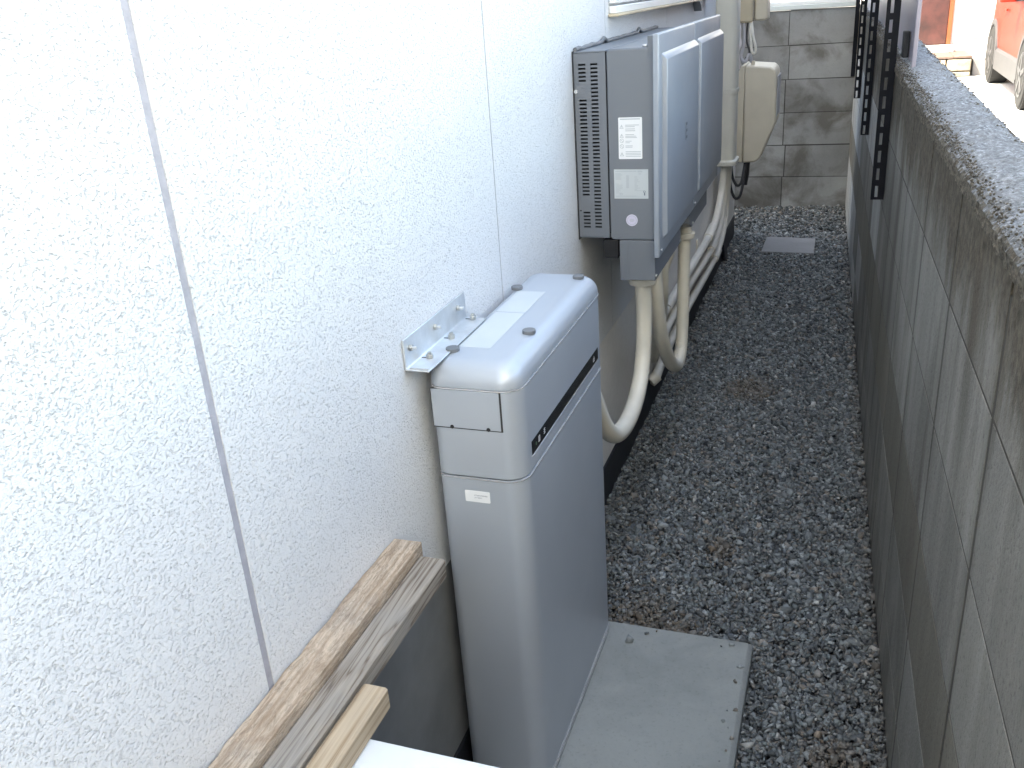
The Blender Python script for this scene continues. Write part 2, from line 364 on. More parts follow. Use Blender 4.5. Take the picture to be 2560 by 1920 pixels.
# gravel: a soil bed with tens of thousands of angular stones
bx0, bx1 = -0.62, 0.26
def gz(x, y): return 0.010*mnoise.noise(Vector((x*2.3, y*1.7, 3.1))) + 0.004*mnoise.noise(Vector((x*9, y*9, 0)))
nx, ny = 40, 260
g = MB(); xs = np.linspace(-1.9, 0.30, nx); ys = np.linspace(-1.2, 6.3, ny)
vv = [(x, y, gz(x, y)-0.011) for y in ys for x in xs]
g.add(vv, [(j*nx+i, j*nx+i+1, (j+1)*nx+i+1, (j+1)*nx+i) for j in range(ny-1) for i in range(nx-1)])
tag(g.build('gravel_bed', M['bed'], smooth=True), kind='structure')
phi = (1+5**0.5)/2
ico = np.array([(-1,phi,0),(1,phi,0),(-1,-phi,0),(1,-phi,0),(0,-1,phi),(0,1,phi),(0,-1,-phi),(0,1,-phi),(phi,0,-1),(phi,0,1),(-phi,0,-1),(-phi,0,1)], float)
ico /= np.linalg.norm(ico[0])
cub = np.array([(x, y, z) for x in (-1, 1) for y in (-1, 1) for z in (-1, 1)], float)/3**0.5
cbf = np.array([(0,1,3),(0,3,2),(4,6,7),(4,7,5),(0,4,5),(0,5,1),(2,3,7),(2,7,6),(0,2,6),(0,6,4),(1,5,7),(1,7,3)], np.int32)
icf = np.array([(0,11,5),(0,5,1),(0,1,7),(0,7,10),(0,10,11),(1,5,9),(5,11,4),(11,10,2),(10,7,6),(7,1,8),(3,9,4),(3,4,2),(3,2,6),(3,6,8),(3,8,9),(4,9,5),(2,4,11),(6,2,10),(8,6,7),(9,8,1)], np.int32)
def scatter(n_try, y0, y1, size, xlo=bx0, xhi=bx1, zj=0.010):
    x = rng.uniform(xlo, xhi, n_try); y = rng.uniform(y0, y1, n_try)
    wall = W*math.cos(TH) - y*math.tan(TH)
    ok = (x < wall - 0.004) & ((x > -0.603) | (y > 5.43))
    ok &= ~((x > -0.56) & (x < -0.121) & (y < 1.682))
    ok &= ~((x > -0.405) & (x < -0.130) & (y > 5.015) & (y < 5.33))
    x, y = x[ok], y[ok]; return x, y, size*np.exp(rng.normal(0, 0.33, len(x))), rng.uniform(-0.004, zj, len(x))
parts = [scatter(36000, 0.75, 1.9, 0.0050), scatter(42000, 1.9, 3.4, 0.0053), scatter(32000, 3.4, 5.45, 0.0058), scatter(9000, 5.4, 6.2, 0.0068, -1.3, bx1), scatter(5000, -0.6, 0.75, 0.0068)]
# stray stones kicked onto the slab
nS = 19; sxx = np.concatenate([rng.uniform(-0.41, -0.125, nS-14), rng.uniform(-0.150, -0.125, 14)]); syy = np.concatenate([1.672-np.abs(rng.normal(0, 0.02, nS-14)), rng.uniform(1.1, 1.66, 14)])
parts.append((sxx, syy, 0.0036*np.exp(rng.normal(0, 0.3, nS)), np.full(nS, 0.050)))
X = np.concatenate([p[0] for p in parts]); Y = np.concatenate([p[1] for p in parts]); Sz = np.concatenate([p[2] for p in parts]); Zj = np.concatenate([p[3] for p in parts])
N = len(X)
Zb = np.array([gz(float(a), float(b)) for a, b in zip(X, Y)])
q = rng.normal(size=(N, 4)); q /= np.linalg.norm(q, axis=1)[:, None]
w_, x_, y_, z_ = q.T
Rm = np.stack([1-2*(y_**2+z_**2), 2*(x_*y_-z_*w_), 2*(x_*z_+y_*w_), 2*(x_*y_+z_*w_), 1-2*(x_**2+z_**2), 2*(y_*z_-x_*w_), 2*(x_*z_-y_*w_), 2*(y_*z_+x_*w_), 1-2*(x_**2+y_**2)], 1).reshape(N, 3, 3)
loc = cub[None]*1.12+rng.uniform(-0.30, 0.30, (N, 8, 3))
loc = loc*(np.stack([rng.uniform(1.0, 1.7, N), rng.uniform(0.75, 1.1, N), rng.uniform(0.45, 0.8, N)], 1)[:, None, :])
V = np.einsum('nij,nkj->nki', Rm, loc)
V[:, :, 2] *= 0.85
V = V*Sz[:, None, None] + np.stack([X, Y, Zb+Zj-0.004], 1)[:, None, :]
me = bpy.data.meshes.new('gravel')
me.vertices.add(N*8); me.vertices.foreach_set('co', V.astype(np.float32).ravel())
F = (cbf[None]+(np.arange(N, dtype=np.int32)*8)[:, None, None]).reshape(-1)
me.loops.add(len(F)); me.loops.foreach_set('vertex_index', F)
me.polygons.add(N*12); me.polygons.foreach_set('loop_start', np.arange(0, len(F), 3, dtype=np.int32))
me.update(calc_edges=True)
base = np.array([[0.115, 0.125, 0.13], [0.16, 0.175, 0.18], [0.21, 0.225, 0.23], [0.155, 0.148, 0.14], [0.09, 0.10, 0.11], [0.13, 0.15, 0.155], [0.30, 0.30, 0.29], [0.19, 0.17, 0.15]])
cc = np.array([1.0, 1.0, 1.0])*1.12*base[rng.choice(8, N, p=[.22, .21, .15, .11, .15, .10, .02, .04])]*rng.uniform(0.5, 1.42, (N, 1))
spots = [(-0.272, 3.165, 0.10), (-0.389, 1.74, 0.09), (-0.28, 1.71, 0.06), (0.06, 1.40, 0.08), (-0.241, 2.087, 0.045)]
for sx_, sy_, sr in spots:
    dd = ((X-sx_)**2+((Y-sy_)*0.75)**2)**0.5 + rng.normal(0, 0.02, N)
    k = np.clip(1.0-dd/sr, 0, 0.42)[:, None]
    cc = cc*(1-k)+np.array([0.17, 0.115, 0.065])*rng.uniform(0.5, 1.2, (N, 1))*k
wd = np.clip(1-(W-Y*math.tan(TH)-X)/0.04, 0, 1)[:, None]*0.4   # damp earthy fringe along the wall
cc = cc*(1-wd)+np.array([0.085, 0.065, 0.045])*wd
colA = np.ones((N, 8, 4), np.float32); colA[:, :, :3] = cc[:, None, :]
ca = me.color_attributes.new('Col', 'FLOAT_COLOR', 'POINT'); ca.data.foreach_set('color', colA.ravel())
me.materials.append(M['gravel'])
go = bpy.data.objects.new('gravel', me); COL.objects.link(go)
tag(go, 'dark blue gray crushed stone gravel filling the passage floor', 'gravel', kind='stuff')

# ------------------------------------------------------------------ house on the left
L = -0.595; ZS = 0.50; YE = 5.42
house = empty('house', (L, 1.0, 0)); house_off = Vector((-L, -1.0, 0))
def hp(o): o.parent = house; o.location = Vector(o.location)+house_off; return o
tag(house, 'white house whose sprayed stucco side wall fills the left half', 'house')
hp(MB().box(-8, L-0.018, -6, YE-0.02, 0.0, 3.4).build('wall_core', M['foundation']))
bounds = [-6.0, -5.0] + [0.6964-0.8561*k for k in range(5, 0, -1)] + [0.6964, 1.5525, 2.4086, 3.2647, 4.1208, 4.9769, YE]
bounds = sorted(set(round(x, 4) for x in bounds))
for i, (a, b_) in enumerate(zip(bounds, bounds[1:])):
    gap0 = 0.0056 if 0.6 < a < 0.8 else 0.0022; gap1 = 0.0056 if 0.6 < b_ < 0.8 else 0.0022
    o = MB().box(L-0.016, L, a+gap0, b_-gap1, ZS, 3.4).build('siding_panel', M['stucco'])
    hp(o)
for y in bounds[1:-1]:
    gw = 0.0064 if 0.6 < y < 0.8 else 0.003
    hp(MB().box(L-0.012, L-0.0009, y-gw, y+gw, ZS+0.001, 3.39).build('sealant_joint', M['sealant']))
hp(MB().box(L-0.017, L-0.0003, 1.5, YE-0.002, 0.125, ZS-0.0006).build('foundation', M['foundation']))
hp(MB().box(L-0.017, L-0.0006, -6, 1.4995, 0.125, ZS-0.0006).build('foundation', M['foundation_shaded']))
hp(MB().box(L-0.0165, L+0.004, -6, YE+0.002, -0.02, 0.122).build('flashing', M['flash'], bevel=0.002))
# bent loose end of the flashing near the far end
hp(MB().prism([(4.80, 0.105), (4.86, 0.10), (4.98, 0.0), (5.04, -0.02), (4.92, -0.02), (4.83, 0.03)], 'x', L+0.006, L+0.022).build('loose_flashing', M['flash'], bevel=0.003))
hp(MB().box(-8.3, L+0.25, -6.3, YE+0.25, 3.4, 3.52).build('roof', M['roof']))
win = MB().box(L+0.001, L+0.018, 2.45, 4.15, 1.328, 1.346).box(L+0.001, L+0.018, 2.45, 4.15, 2.25, 2.28).box(L+0.001, L+0.018, 2.45, 2.49, 1.352, 2.25).box(L+0.001, L+0.018, 4.11, 4.15, 1.352, 2.25).box(L+0.001, L+0.016, 3.28, 3.32, 1.352, 2.25)
wo = hp(win.build('window', M['white_metal'], bevel=0.002))
for (a, b_) in ((2.49, 3.28), (3.32, 4.11)):
    MB().box(L+0.006, L+0.012, a, b_, 1.352, 2.25).build('pane', M['white_metal'], wo)
MB().box(L+0.001, L+0.026, 2.44, 4.16, 1.321, 1.3275).build('sill', M['cream'], wo, bevel=0.0015)
MB().prism([(3.80, 1.319), (3.86, 1.319), (3.84, 1.285)], 'x', L+0.001, L+0.03).build('bracket', M['gray_paint'], wo)

# unseen box added behind the viewer to dim sky light on the near wall
sky_block = MB().box(1.1, 9.0, -9.0, 0.0, -0.02, 6.0).box(0.9, 9.3, -9.3, 0.2, 6.01, 6.15)
tag(sky_block.build('added_sky_blocker', M['plaster']), kind='structure')

# ------------------------------------------------------------------ block wall and back wall
def block_mesh(x0, x1, y0, y1, z0, z1, mat, seed, jig=0.0001):
    bm = bmesh.new(); r = bmesh.ops.create_cube(bm, size=1)
    cx, cy, cz = (x0+x1)/2, (y0+y1)/2, (z0+z1)/2
    for v in bm.verts: v.co = Vector((v.co.x*(x1-x0), v.co.y*(y1-y0), v.co.z*(z1-z0)))
    bmesh.ops.bevel(bm, geom=bm.edges[:], offset=0.0005, segments=1, affect='EDGES')
    rr = random.Random(seed)
    for v in bm.verts: v.co += Vector((rr.uniform(-1, 1), rr.uniform(-1, 1), rr.uniform(-1, 1)))*jig
    me = bpy.data.meshes.new('block'); bm.to_mesh(me); bm.free(); me.materials.append(mat); return me, (cx, cy, cz)
bw = empty('block_wall', (0, 0, 0), TH)
tag(bw, 'low gray concrete block wall along the right side of the passage', 'wall')
T = 0.10; zj = [0.9324-0.2*k for k in range(0, 6)]      # horizontal joints .93 .73 .53 .33 .13 -.07
y_edges = [1.0011+0.4*k for k in range(-6, 14)]
y_edges[-1] = 6.30
share = {}
for a, b_ in zip(y_edges, y_edges[1:]):
    for r in range(5):
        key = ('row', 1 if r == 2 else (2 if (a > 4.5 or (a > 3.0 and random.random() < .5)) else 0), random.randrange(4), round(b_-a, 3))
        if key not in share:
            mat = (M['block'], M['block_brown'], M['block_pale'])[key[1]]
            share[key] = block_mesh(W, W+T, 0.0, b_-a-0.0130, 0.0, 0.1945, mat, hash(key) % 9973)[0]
        o = bpy.data.objects.new('block', share[key]); COL.objects.link(o); o.parent = bw
        dx = 0.0
        o.location = (W+T/2+dx, (a+b_)/2, zj[r]-0.1-0.0005)
    z1 = min(ztop(a), ztop(b_))-0.012
    me, c_ = block_mesh(W, W+T, a+0.006, b_-0.006, zj[0]+0.002, z1, M['block_top'], int(a*100))
    o = bpy.data.objects.new('block', me); COL.objects.link(o); o.parent = bw; o.location = c_
MB().box(W+0.0008, W+T-0.006, y_edges[0]+0.01, 6.29, -0.1, 1.07).build('mortar', M['mortar'], bw)
# rough cap
ny = 1300; prof = []
ys = np.concatenate([np.linspace(-1.4, 0.6, 80), np.linspace(0.6, 3.2, 820)[1:], np.linspace(3.2, 6.3, 420)[1:]])
K = 30; vv = []
for y in ys:
    zt = ztop(float(y)); y = float(y)
    edge = 0.010*mnoise.noise(Vector((0, y*9, 5))) + 0.008*mnoise.noise(Vector((3, y*31, 5)))
    for k in range(K):
        t = k/(K-1)
        if t < 0.26:
            u = t/0.26; x = W-0.002; z = zt-0.034+u*0.021-max(0, edge)*0.8*(1-u)
        elif t > 0.86:
            u = (t-0.86)/0.14; x = W+T+0.004; z = zt-0.006-0.03*u
        else:
            u = (t-0.26)/0.60; x = W-0.002+u*(T+0.006); z = zt+0.006*math.sin(u*math.pi)
            if u < 0.22: z -= 0.013*(1-u/0.22)**2
        pn = Vector((x*1.0, y, z))
        dsp = 0.0028*mnoise.noise(pn*60) + 0.0028*mnoise.noise(pn*140+Vector((5, 1, 2))) + 0.0030*mnoise.noise(pn*18)
        if t < 0.26: x -= max(-0.002, dsp)*0.9
        elif t > 0.86: x += dsp
        else:
            z += dsp; 
            if u < 0.15: x -= dsp*0.8+0.5*edge*0.5
        vv.append((x, y, z))
nyy = len(ys); g = MB()
g.add(vv, [(j*K+i, j*K+i+1, (j+1)*K+i+1, (j+1)*K+i) for j in range(nyy-1) for i in range(K-1)])
g.f = [f[::-1] for f in g.f]
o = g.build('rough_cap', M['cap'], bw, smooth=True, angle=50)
# crumbs of grit bonded to the cap
nC = 9000
cy = rng.uniform(0.35, 6.2, nC); cx = rng.uniform(W-0.001, W+T, nC)
edge_n = nC//3; cx[:edge_n] = W+rng.uniform(-0.002, 0.012, edge_n)
cz = np.array([ztop(float(v)) for v in cy])+0.003; cz[:edge_n] += rng.uniform(-0.012, 0.002, edge_n)
oc = ico[None]*(1+rng.uniform(-0.3, 0.3, (nC, 12, 1)))*(rng.uniform(0.0008, 0.0024, nC)[:, None, None])
oc = oc+np.stack([cx, cy, cz], 1)[:, None, :]
me = bpy.data.meshes.new('grit'); me.vertices.add(nC*12); me.vertices.foreach_set('co', oc.astype(np.float32).ravel())
F2 = (icf[None]+(np.arange(nC, dtype=np.int32)*12)[:, None, None]).reshape(-1)
me.loops.add(len(F2)); me.loops.foreach_set('vertex_index', F2); me.polygons.add(nC*20); me.polygons.foreach_set('loop_start', np.arange(0, len(F2), 3, dtype=np.int32)); me.update(calc_edges=True)
me.materials.append(M['cap']); o = bpy.data.objects.new('grit', me); COL.objects.link(o); o.parent = bw; o['kind'] = 'stuff'

kw = empty('back_wall', (0, 0, 0), TH)
tag(kw, 'stained gray block wall closing the far end of the passage', 'wall')
YB = 6.20; zb = [1.194, 0.994, 0.794, 0.594, 0.394, 0.194, -0.006]
xe = [W+0.002-0.3995*k for k in range(0, 8)]
share = {}
for i in range(len(xe)-1):
    for r in range(6):
        wob = 0.010*math.sin(r*1.9) if i == 0 else 0.0
        wob2 = 0.010*math.sin(r*1.9) if i == 1 else 0.0
        x1 = xe[i]+wob2*1.0; x0 = xe[i+1]+wob
        me, c_ = block_mesh(x0+0.0025, x1-0.0025, YB, YB+T, zb[r+1]+0.0025, zb[r]-0.0025, M['block_back'], i*31+r*7, 0.0015)
        o = bpy.data.objects.new('block', me); COL.objects.link(o); o.parent = kw; o.location = c_
MB().box(xe[-1]+0.01, W-0.0005, YB+0.0025, YB+T-0.006, -0.1, 1.185).build('mortar', M['mortar'], kw)
rail = empty('coping_rail', (0, 0, 0), TH); tag(rail, 'pale metal rail lying along the top of the far block wall', 'rail')
MB().box(xe[-1], W-0.004, YB-0.012, YB+T+0.01, 1.196, 1.222).build('rail_face', M['alu'], rail, bevel=0.003)
MB().box(xe[-1], W-0.004, YB-0.006, YB+T+0.004, 1.2225, 1.245).build('rail_top', M['white_metal'], rail, bevel=0.004)

# ------------------------------------------------------------------ perforated sheet helper
def perforated(g, us, vs_, holes, P, depth):
    """sheet in (u,v); holes list of (u0,u1,v0,v1); P(u,v,d) -> xyz"""
    U = sorted(set([us[0], us[1]]+[h[0] for h in holes]+[h[1] for h in holes])); Vv = sorted(set([vs_[0], vs_[1]]+[h[2] for h in holes]+[h[3] for h in holes]))
    hs = set()
    for h in holes:
        for i in range(len(U)-1):
            if U[i] >= h[0]-1e-9 and U[i+1] <= h[1]+1e-9:
                for j in range(len(Vv)-1):
                    if Vv[j] >= h[2]-1e-9 and Vv[j+1] <= h[3]+1e-9: hs.add((i, j))
    for i in range(len(U)-1):
        for j in range(len(Vv)-1):
            if (i, j) in hs: continue
            for dd, fl in ((0, 1), (depth, 0)):
                q = [P(U[i], Vv[j], dd), P(U[i+1], Vv[j], dd), P(U[i+1], Vv[j+1], dd), P(U[i], Vv[j+1], dd)]
                g.add(q, [(0, 1, 2, 3) if fl else (3, 2, 1, 0)])
    for h in holes+[(us[0], us[1], vs_[0], vs_[1])]:
        c = [(h[0], h[2]), (h[1], h[2]), (h[1], h[3]), (h[0], h[3])]
        for k in range(4):
            a, b_ = c[k], c[(k+1) % 4]
            g.add([P(*a, 0), P(*b_, 0), P(*b_, depth), P(*a, depth)], [(0, 1, 2, 3)])
# slotted angle irons
def angle_iron(x, y, z0, z1, wid, label, slot_z0, slots=True):
    r = empty('slotted_angle', (0, 0, 0), TH); tag(r, label, 'bracket', 'slotted angle irons fixed to the block wall')
    g = MB(); holes = []
    z = slot_z0
    while slots and z+0.018 < z1:
        # rounded slot from three stacked rectangles
        c = x-wid*0.60
        holes.append((c-0.0042, c+0.0042, z-0.0165, z+0.0165)); z += 0.0505
    perforated(g, (x-wid, x), (z0, z1), holes, lambda u, v, dd: (u, y+dd, v), 0.003)
    g.build('slotted_leg', M['slot_iron'], r)
    g = MB(); g.box(x-0.0032, x-0.0002, y+0.0032, y+0.034, z0, z1); g.build('wall_leg', M['slot_iron'], r)
    for zz in (z0+0.29, z1-0.2):
        MB().cyl((x-0.004, y+0.018, zz), (x-0.012, y+0.018, zz), 0.007, 6).build('bolt', M['steel'], r)
    return r
angle_iron(W-0.001, 2.884, 0.762, 1.62, 0.036, 'nearest black slotted angle iron on the block wall, hanging lowest', 0.786)
angle_iron(W-0.001, 4.015, 0.778, 1.62, 0.031, 'second nearest black slotted angle iron, right of the pale strip of wall', 0.799)
angle_iron(W-0.001, 5.130, 0.792, 1.62, 0.031, 'third black slotted angle iron, left of the pale strip of wall', 0.812)
angle_iron(W-0.001, 6.165, 0.800, 1.62, 0.024, 'farthest black angle iron in the corner beside the far wall', 0.82, False)
scr = empty('fence_screen', (0, 0, 0), TH); tag(scr, 'lilac gray screen panel standing on the block wall behind the slotted irons', 'screen')
MB().box(W+0.022, W+0.026, 2.66, 6.2, 1.160, 2.0).build('screen_sheet', M['panel'], scr)
MB().box(W+0.020, W+0.030, 2.640, 2.6595, 1.150, 2.0).build('edge_trim', M['panel'], scr, bevel=0.001)
MB().box(W+0.004, W+0.020, 2.76, 2.80, 1.166, 1.232).build('rubber_clamp', M['black'], scr, bevel=0.003)
MB().box(W+0.004, W+0.0205, 2.80, 6.2, 1.60, 1.63).build('cross_bar', M['slot_iron'], scr)

# ------------------------------------------------------------------ slab and paver
o = MB(); o.rings([rrect(-0.565, -0.1176, -0.9, 1.6844, 0.004, z, 1) for z in (-0.03, 0.036)] + [rrect(-0.561, -0.1276, -0.896, 1.6784, 0.004, 0.045, 1)])
tag(o.build('concrete_slab', M['slab'], bevel=0.0015), 'smooth pale concrete slab under the battery cabinet', 'slab')
o = MB().prism([(-0.402, 5.02), (-0.126, 5.008), (-0.130, 5.322), (-0.398, 5.345)], 'z', -0.02, 0.016)
tag(o.build('paver', M['paver'], bevel=0.003), 'small flat gray concrete paver lying in the far gravel', 'paver')

# ------------------------------------------------------------------ home battery cabinet
X0, X1, Y0, Y1 = -0.580, -0.4316, 1.1595, 1.6643
bat = empty('battery_cabinet', ((X0+X1)/2, (Y0+Y1)/2, 0.045)); boff = -Vector(bat.location)
tag(bat, 'tall narrow silver battery cabinet standing on the concrete slab', 'battery cabinet')
def bp(o): o.parent = bat; o.location = Vector(o.location)+boff; return o
RC = (0.034, 0.022, 0.022, 0.034)
def body(z0, z1, inset=0.0, ztop_round=0.0, name='body', mat=None, bev=0.0016):
    x0, x1, y0, y1 = X0+inset, X1-inset, Y0+inset, Y1-inset; rc = tuple(max(0.004, r-inset) for r in RC)
    rings = []
    def rg(i, z): return rrect(x0+i, x1-i, y0+i, y1-i, tuple(max(0.003, r-i*0.55) for r in rc), z, 8)
    rings.append(rg(bev, z0)); rings.append(rg(0, z0+bev))
    if ztop_round:
        R = ztop_round
        for k in range(0, 11):
            a = math.radians(90*k/10); rings.append(rg(R*(1-math.cos(a)), z1-R+R*math.sin(a)))
    else:
        rings.append(rg(0, z1-bev)); rings.append(rg(bev, z1))
    g = MB().rings(rings); return bp(g.build(name, mat or M['silver'], smooth=True, angle=32))
def body_flat(z0, z1): return body(z0, z1, 0.004, name='seam', mat=M['dark_gap'])
body(0.0452, 0.0585, 0.002, name='plinth', mat=M['silver'])
body(0.0590, 0.0612, -0.0012, name='base_trim', mat=M['silver_seam'], bev=0.0006)
body(0.0613, 0.0667, 0, name='plinth_band')
body(0.0668, 0.0688, -0.0012, name='base_trim', mat=M['silver_seam'], bev=0.0006)
body(0.0689, 0.6940, 0, name='lower_body')
body(0.6962, 0.8452, 0, name='upper_body')
body(0.8470, 0.8860, 0, 0.033, name='top_cover')
bp(MB().rings([rrect(X0+0.004, X1-0.004, Y0+0.004, Y1-0.004, 0.034, z, 8) for z in (0.05, 0.86)]).build('inner_frame', M['dark_gap']))
# thin bright lips of the two seams
def lip(z, name='seam_lip'):
    g = MB(); e = 0.0010
    rings = [rrect(X0-e, X1+e, Y0-e, Y1+e, tuple(r+e for r in RC), zz, 8) for zz in (z-0.0012, z+0.0006)]
    g.rings(rings); bp(g.build(name, M['silver_seam'], smooth=True, angle=40))
lip(0.6930); lip(0.8463)
# service door on the near side
yf = Y0
bp(MB().box(-0.5745, -0.4605, yf-0.0006, yf+0.004, 0.7795, 0.8450).build('door_gap', M['dark_gap']))
door = bp(MB().box(-0.5740, -0.4632, yf-0.0013, yf+0.003, 0.7812, 0.8442).build('service_door', M['silver'], bevel=0.0005))
for x in (-0.5437, -0.4838):
    MB().cyl((x, yf-0.0016, 0.7825), (x, yf+0.002, 0.7825), 0.0033, 12).build('notch', M['black'], door).location = (0, 0, 0)
# black display strip on the front
xf = X1
st = bp(MB().box(xf-0.003, xf+0.0009, 1.2025, 1.6185, 0.7222, 0.7455).build('display_strip', M['black_gloss'], bevel=0.0004))
bp(MB().box(xf-0.003, xf+0.0016, 1.2015, 1.6195, 0.7202, 0.7216).build('strip_lip', M['silver_seam'], bevel=0.0003))
def glyph(y, z, kind):
    g = MB(); x0, x1 = xf+0.00095, xf+0.0012
    if kind == 'a':
        g.box(x0, x1, y-.004, y-.0025, z-.005, z+.005).box(x0, x1, y+.0025, y+.004, z-.005, z+.005).box(x0, x1, y-.0025, y+.0025, z+.0035, z+.005).box(x0, x1, y-.0025, y+.0025, z-.005, z-.0035).box(x0, x1, y-.001, y+.001, z-.0025, z+.0025)
    elif kind == 'b':
        g.box(x0, x1, y-.004, y+.004, z+.003, z+.0045).box(x0, x1, y-.004, y+.004, z-.0007, z+.0007).box(x0, x1, y-.004, y+.004, z-.0045, z-.003).box(x0, x1, y-.0008, y+.0008, z-.003, z+.003)
    else:
        g.box(x0, x1, y-.005, y-.0035, z-.004, z+.002).box(x0, x1, y-.0035, y+.005, z-.004, z-.0025).box(x0, x1, y+.0035, y+.005, z-.0025, z+.002).box(x0, x1, y-.003, y+.001, z+.001, z+.0025).box(x0, x1, y+.0005, y+.0035, z+.003, z+.006)
    bp(g.build('marking', M['glyph']))
glyph(1.238, 0.7345, 'a'); glyph(1.266, 0.7345, 'b'); glyph(1.585, 0.733, 'c')
bp(MB().cyl((xf+0.0008, 1.222, 0.7335), (xf+0.0013, 1.222, 0.7335), 0.0028, 12).build('led', M['led']))
# serial label
lb = MB(); lb.prism([(-0.5325, 0.6515), (-0.4925, 0.6515), (-0.4915, 0.6525), (-0.4915, 0.6705), (-0.4925, 0.6715), (-0.5325, 0.6715), (-0.5335, 0.6705), (-0.5335, 0.6525)], 'y', yf-0.0005, yf+0.0005)
lab = bp(lb.build('serial_label', M['label']))
def text_mesh(s, size, name, mat, mw, parent=None):
    cu = bpy.data.curves.new(name, 'FONT'); cu.body = s; cu.size = size
    t = bpy.data.objects.new(name, cu); COL.objects.link(t); bpy.context.view_layer.update()
    me = bpy.data.meshes.new_from_object(t.evaluated_get(bpy.context.evaluated_depsgraph_get()))
    bpy.data.objects.remove(t); o = bpy.data.objects.new(name, me); COL.objects.link(o); me.materials.clear(); me.materials.append(mat)
    me.transform(mw)
    if parent: o.parent = parent
    return o
def face_y(x, y, z, sx=1.0): # text on a plane facing -Y
    return Matrix.Translation((x, y, z)) @ Matrix.Rotation(math.radians(90), 4, 'X') @ Matrix.Scale(sx, 4, (1, 0, 0))
text_mesh('0YT00BA5P00M8000', 0.0030, 'print', M['label_ink'], face_y(-0.5178, yf-0.0007, 0.6628, 0.86), lab)
text_mesh('0YT10BAM', 0.0030, 'print', M['label_ink'], face_y(-0.5178, yf-0.0007, 0.6586, 0.9), lab)
for (x, y) in ((-0.5555, 1.214), (-0.559, 1.534), (-0.462, 1.31), (-0.463, 1.614)):
    g = MB().cyl((x, y, 0.8855), (x, y, 0.8915), 0.0108, 28); bp(g.build('rubber_plug', M['plug'], smooth=True, bevel=0.0006))
for (a, b_) in ((1.232, 1.400), (1.404, 1.522)):
    bp(MB().prism([(-0.553, a), (-0.500, a), (-0.500, b_), (-0.553, b_)], 'z', 0.8860, 0.8864).build('top_label', M['label2']))
# wall bracket of the cabinet
br = empty('wall_bracket', (L, 1.24, 0.89)); tag(br, 'zinc plated angle bracket tying the silver cabinet to the white wall', 'bracket')
def brp(o): o.parent = br; o.location = Vector(o.location)-Vector(br.location); return o
brp(MB().prism([(L+0.0005, 0.8863), (L+0.040, 0.8863), (L+0.040, 0.8890), (L+0.0055, 0.8890), (L+0.0035, 0.891), (L+0.0035, 0.9345), (L+0.0005, 0.9345)], 'y', 1.122, 1.362).build('angle_plate', M['zinc'], bevel=0.0008))
brp(MB().box(L+0.008, L+0.038, 1.1245, 1.1275, 0.8891, 0.8915).build('folded_rim', M['zinc'], bevel=0.0006))
for y in (1.140, 1.232, 1.326):
    b0 = brp(MB().cyl((L+0.0036, y, 0.917), (L+0.0085, y, 0.917), 0.0052, 6).build('anchor_bolt', M['steel'], smooth=True, bevel=0.0006))
    MB().cyl((L+0.0086, y, 0.917), (L+0.0160, y, 0.917), 0.0026, 10).build('bolt_tip', M['zinc'], b0)
for y in (1.172, 1.258, 1.352):
    b0 = brp(MB().cyl((L+0.0195, y, 0.8891), (L+0.0195, y, 0.8955), 0.0060, 6).build('nut', M['steel'], smooth=True, bevel=0.0007))
    MB().cyl((L+0.0195, y, 0.8956), (L+0.0195, y, 0.8990), 0.0034, 10).build('bolt_head', M['steel'], b0)
    brp(MB().box(L+0.006, L+0.0135, y-0.0016, y+0.0016, 0.8889, 0.8893).build('slot', M['dark_gap']))

# ------------------------------------------------------------------ inverter
inv = empty('power_inverter', (L, 2.6, 0.84)); tag(inv, 'wide gray inverter box with vent slots hung on the white wall', 'inverter')
def ip(o): o.parent = inv; o.location = Vector(o.location)-Vector(inv.location); return o
IY0, IY1 = 2.093, 3.085; IZ0, IZ1 = 0.8385, 1.2625
# vented rear section
g = MB(); holes = []
pz = (1.2345-0.866)/43
for k in range(44):
    z = 1.2345-pz*k
    if not (5 <= k < 9 or 35 <= k < 39): holes.append((-0.5815, -0.5645, z-0.0021, z+0.0021))
    holes.append((-0.5535, -0.5370, z-0.0021, z+0.0021))
perforated(g, (L+0.003, -0.5190), (IZ0+0.004, IZ1-0.004), holes, lambda u, v, dd: (u, IY0+dd, v), 0.0022)
ip(g.build('vent_grille', M['gray_paint']))
ip(MB().box(L+0.003, -0.5192, IY0+0.0023, IY0+0.0030, 0.846, 1.255).build('vent_shadow_plate', M['black']) if False else MB().box(L+0.004, -0.520, IY0+0.03, IY1, IZ0+0.005, IZ1-0.005).build('rear_chassis', M['dark_gap']))
ip(MB().box(L+0.003, -0.5190, IY0+0.0022, IY1+0.001, IZ1-0.0039, IZ1).build('rear_top', M['gray_paint'], bevel=0.0012))
ip(MB().box(L+0.003, -0.5190, IY0+0.0022, IY1+0.001, IZ0, IZ0+0.0039).build('rear_bottom', M['gray_paint'], bevel=0.0012))
ip(MB().cyl((-0.5885, IY0+0.001, 1.177), (-0.5885, IY0-0.003, 1.177), 0.0042, 14).build('screw', M['silver_seam'], smooth=True))
ip(MB().cyl((-0.5875, IY0+0.001, 0.905), (-0.5875, IY0-0.0003, 0.905), 0.0020, 10).build('screw_hole', M['black']))
ip(MB().box(L+0.0005, L+0.0028, IY0-0.004, IY1+0.004, IZ0-0.004, IZ1+0.001).build('sealant_edge', M['dark_gap'], bevel=0.001))
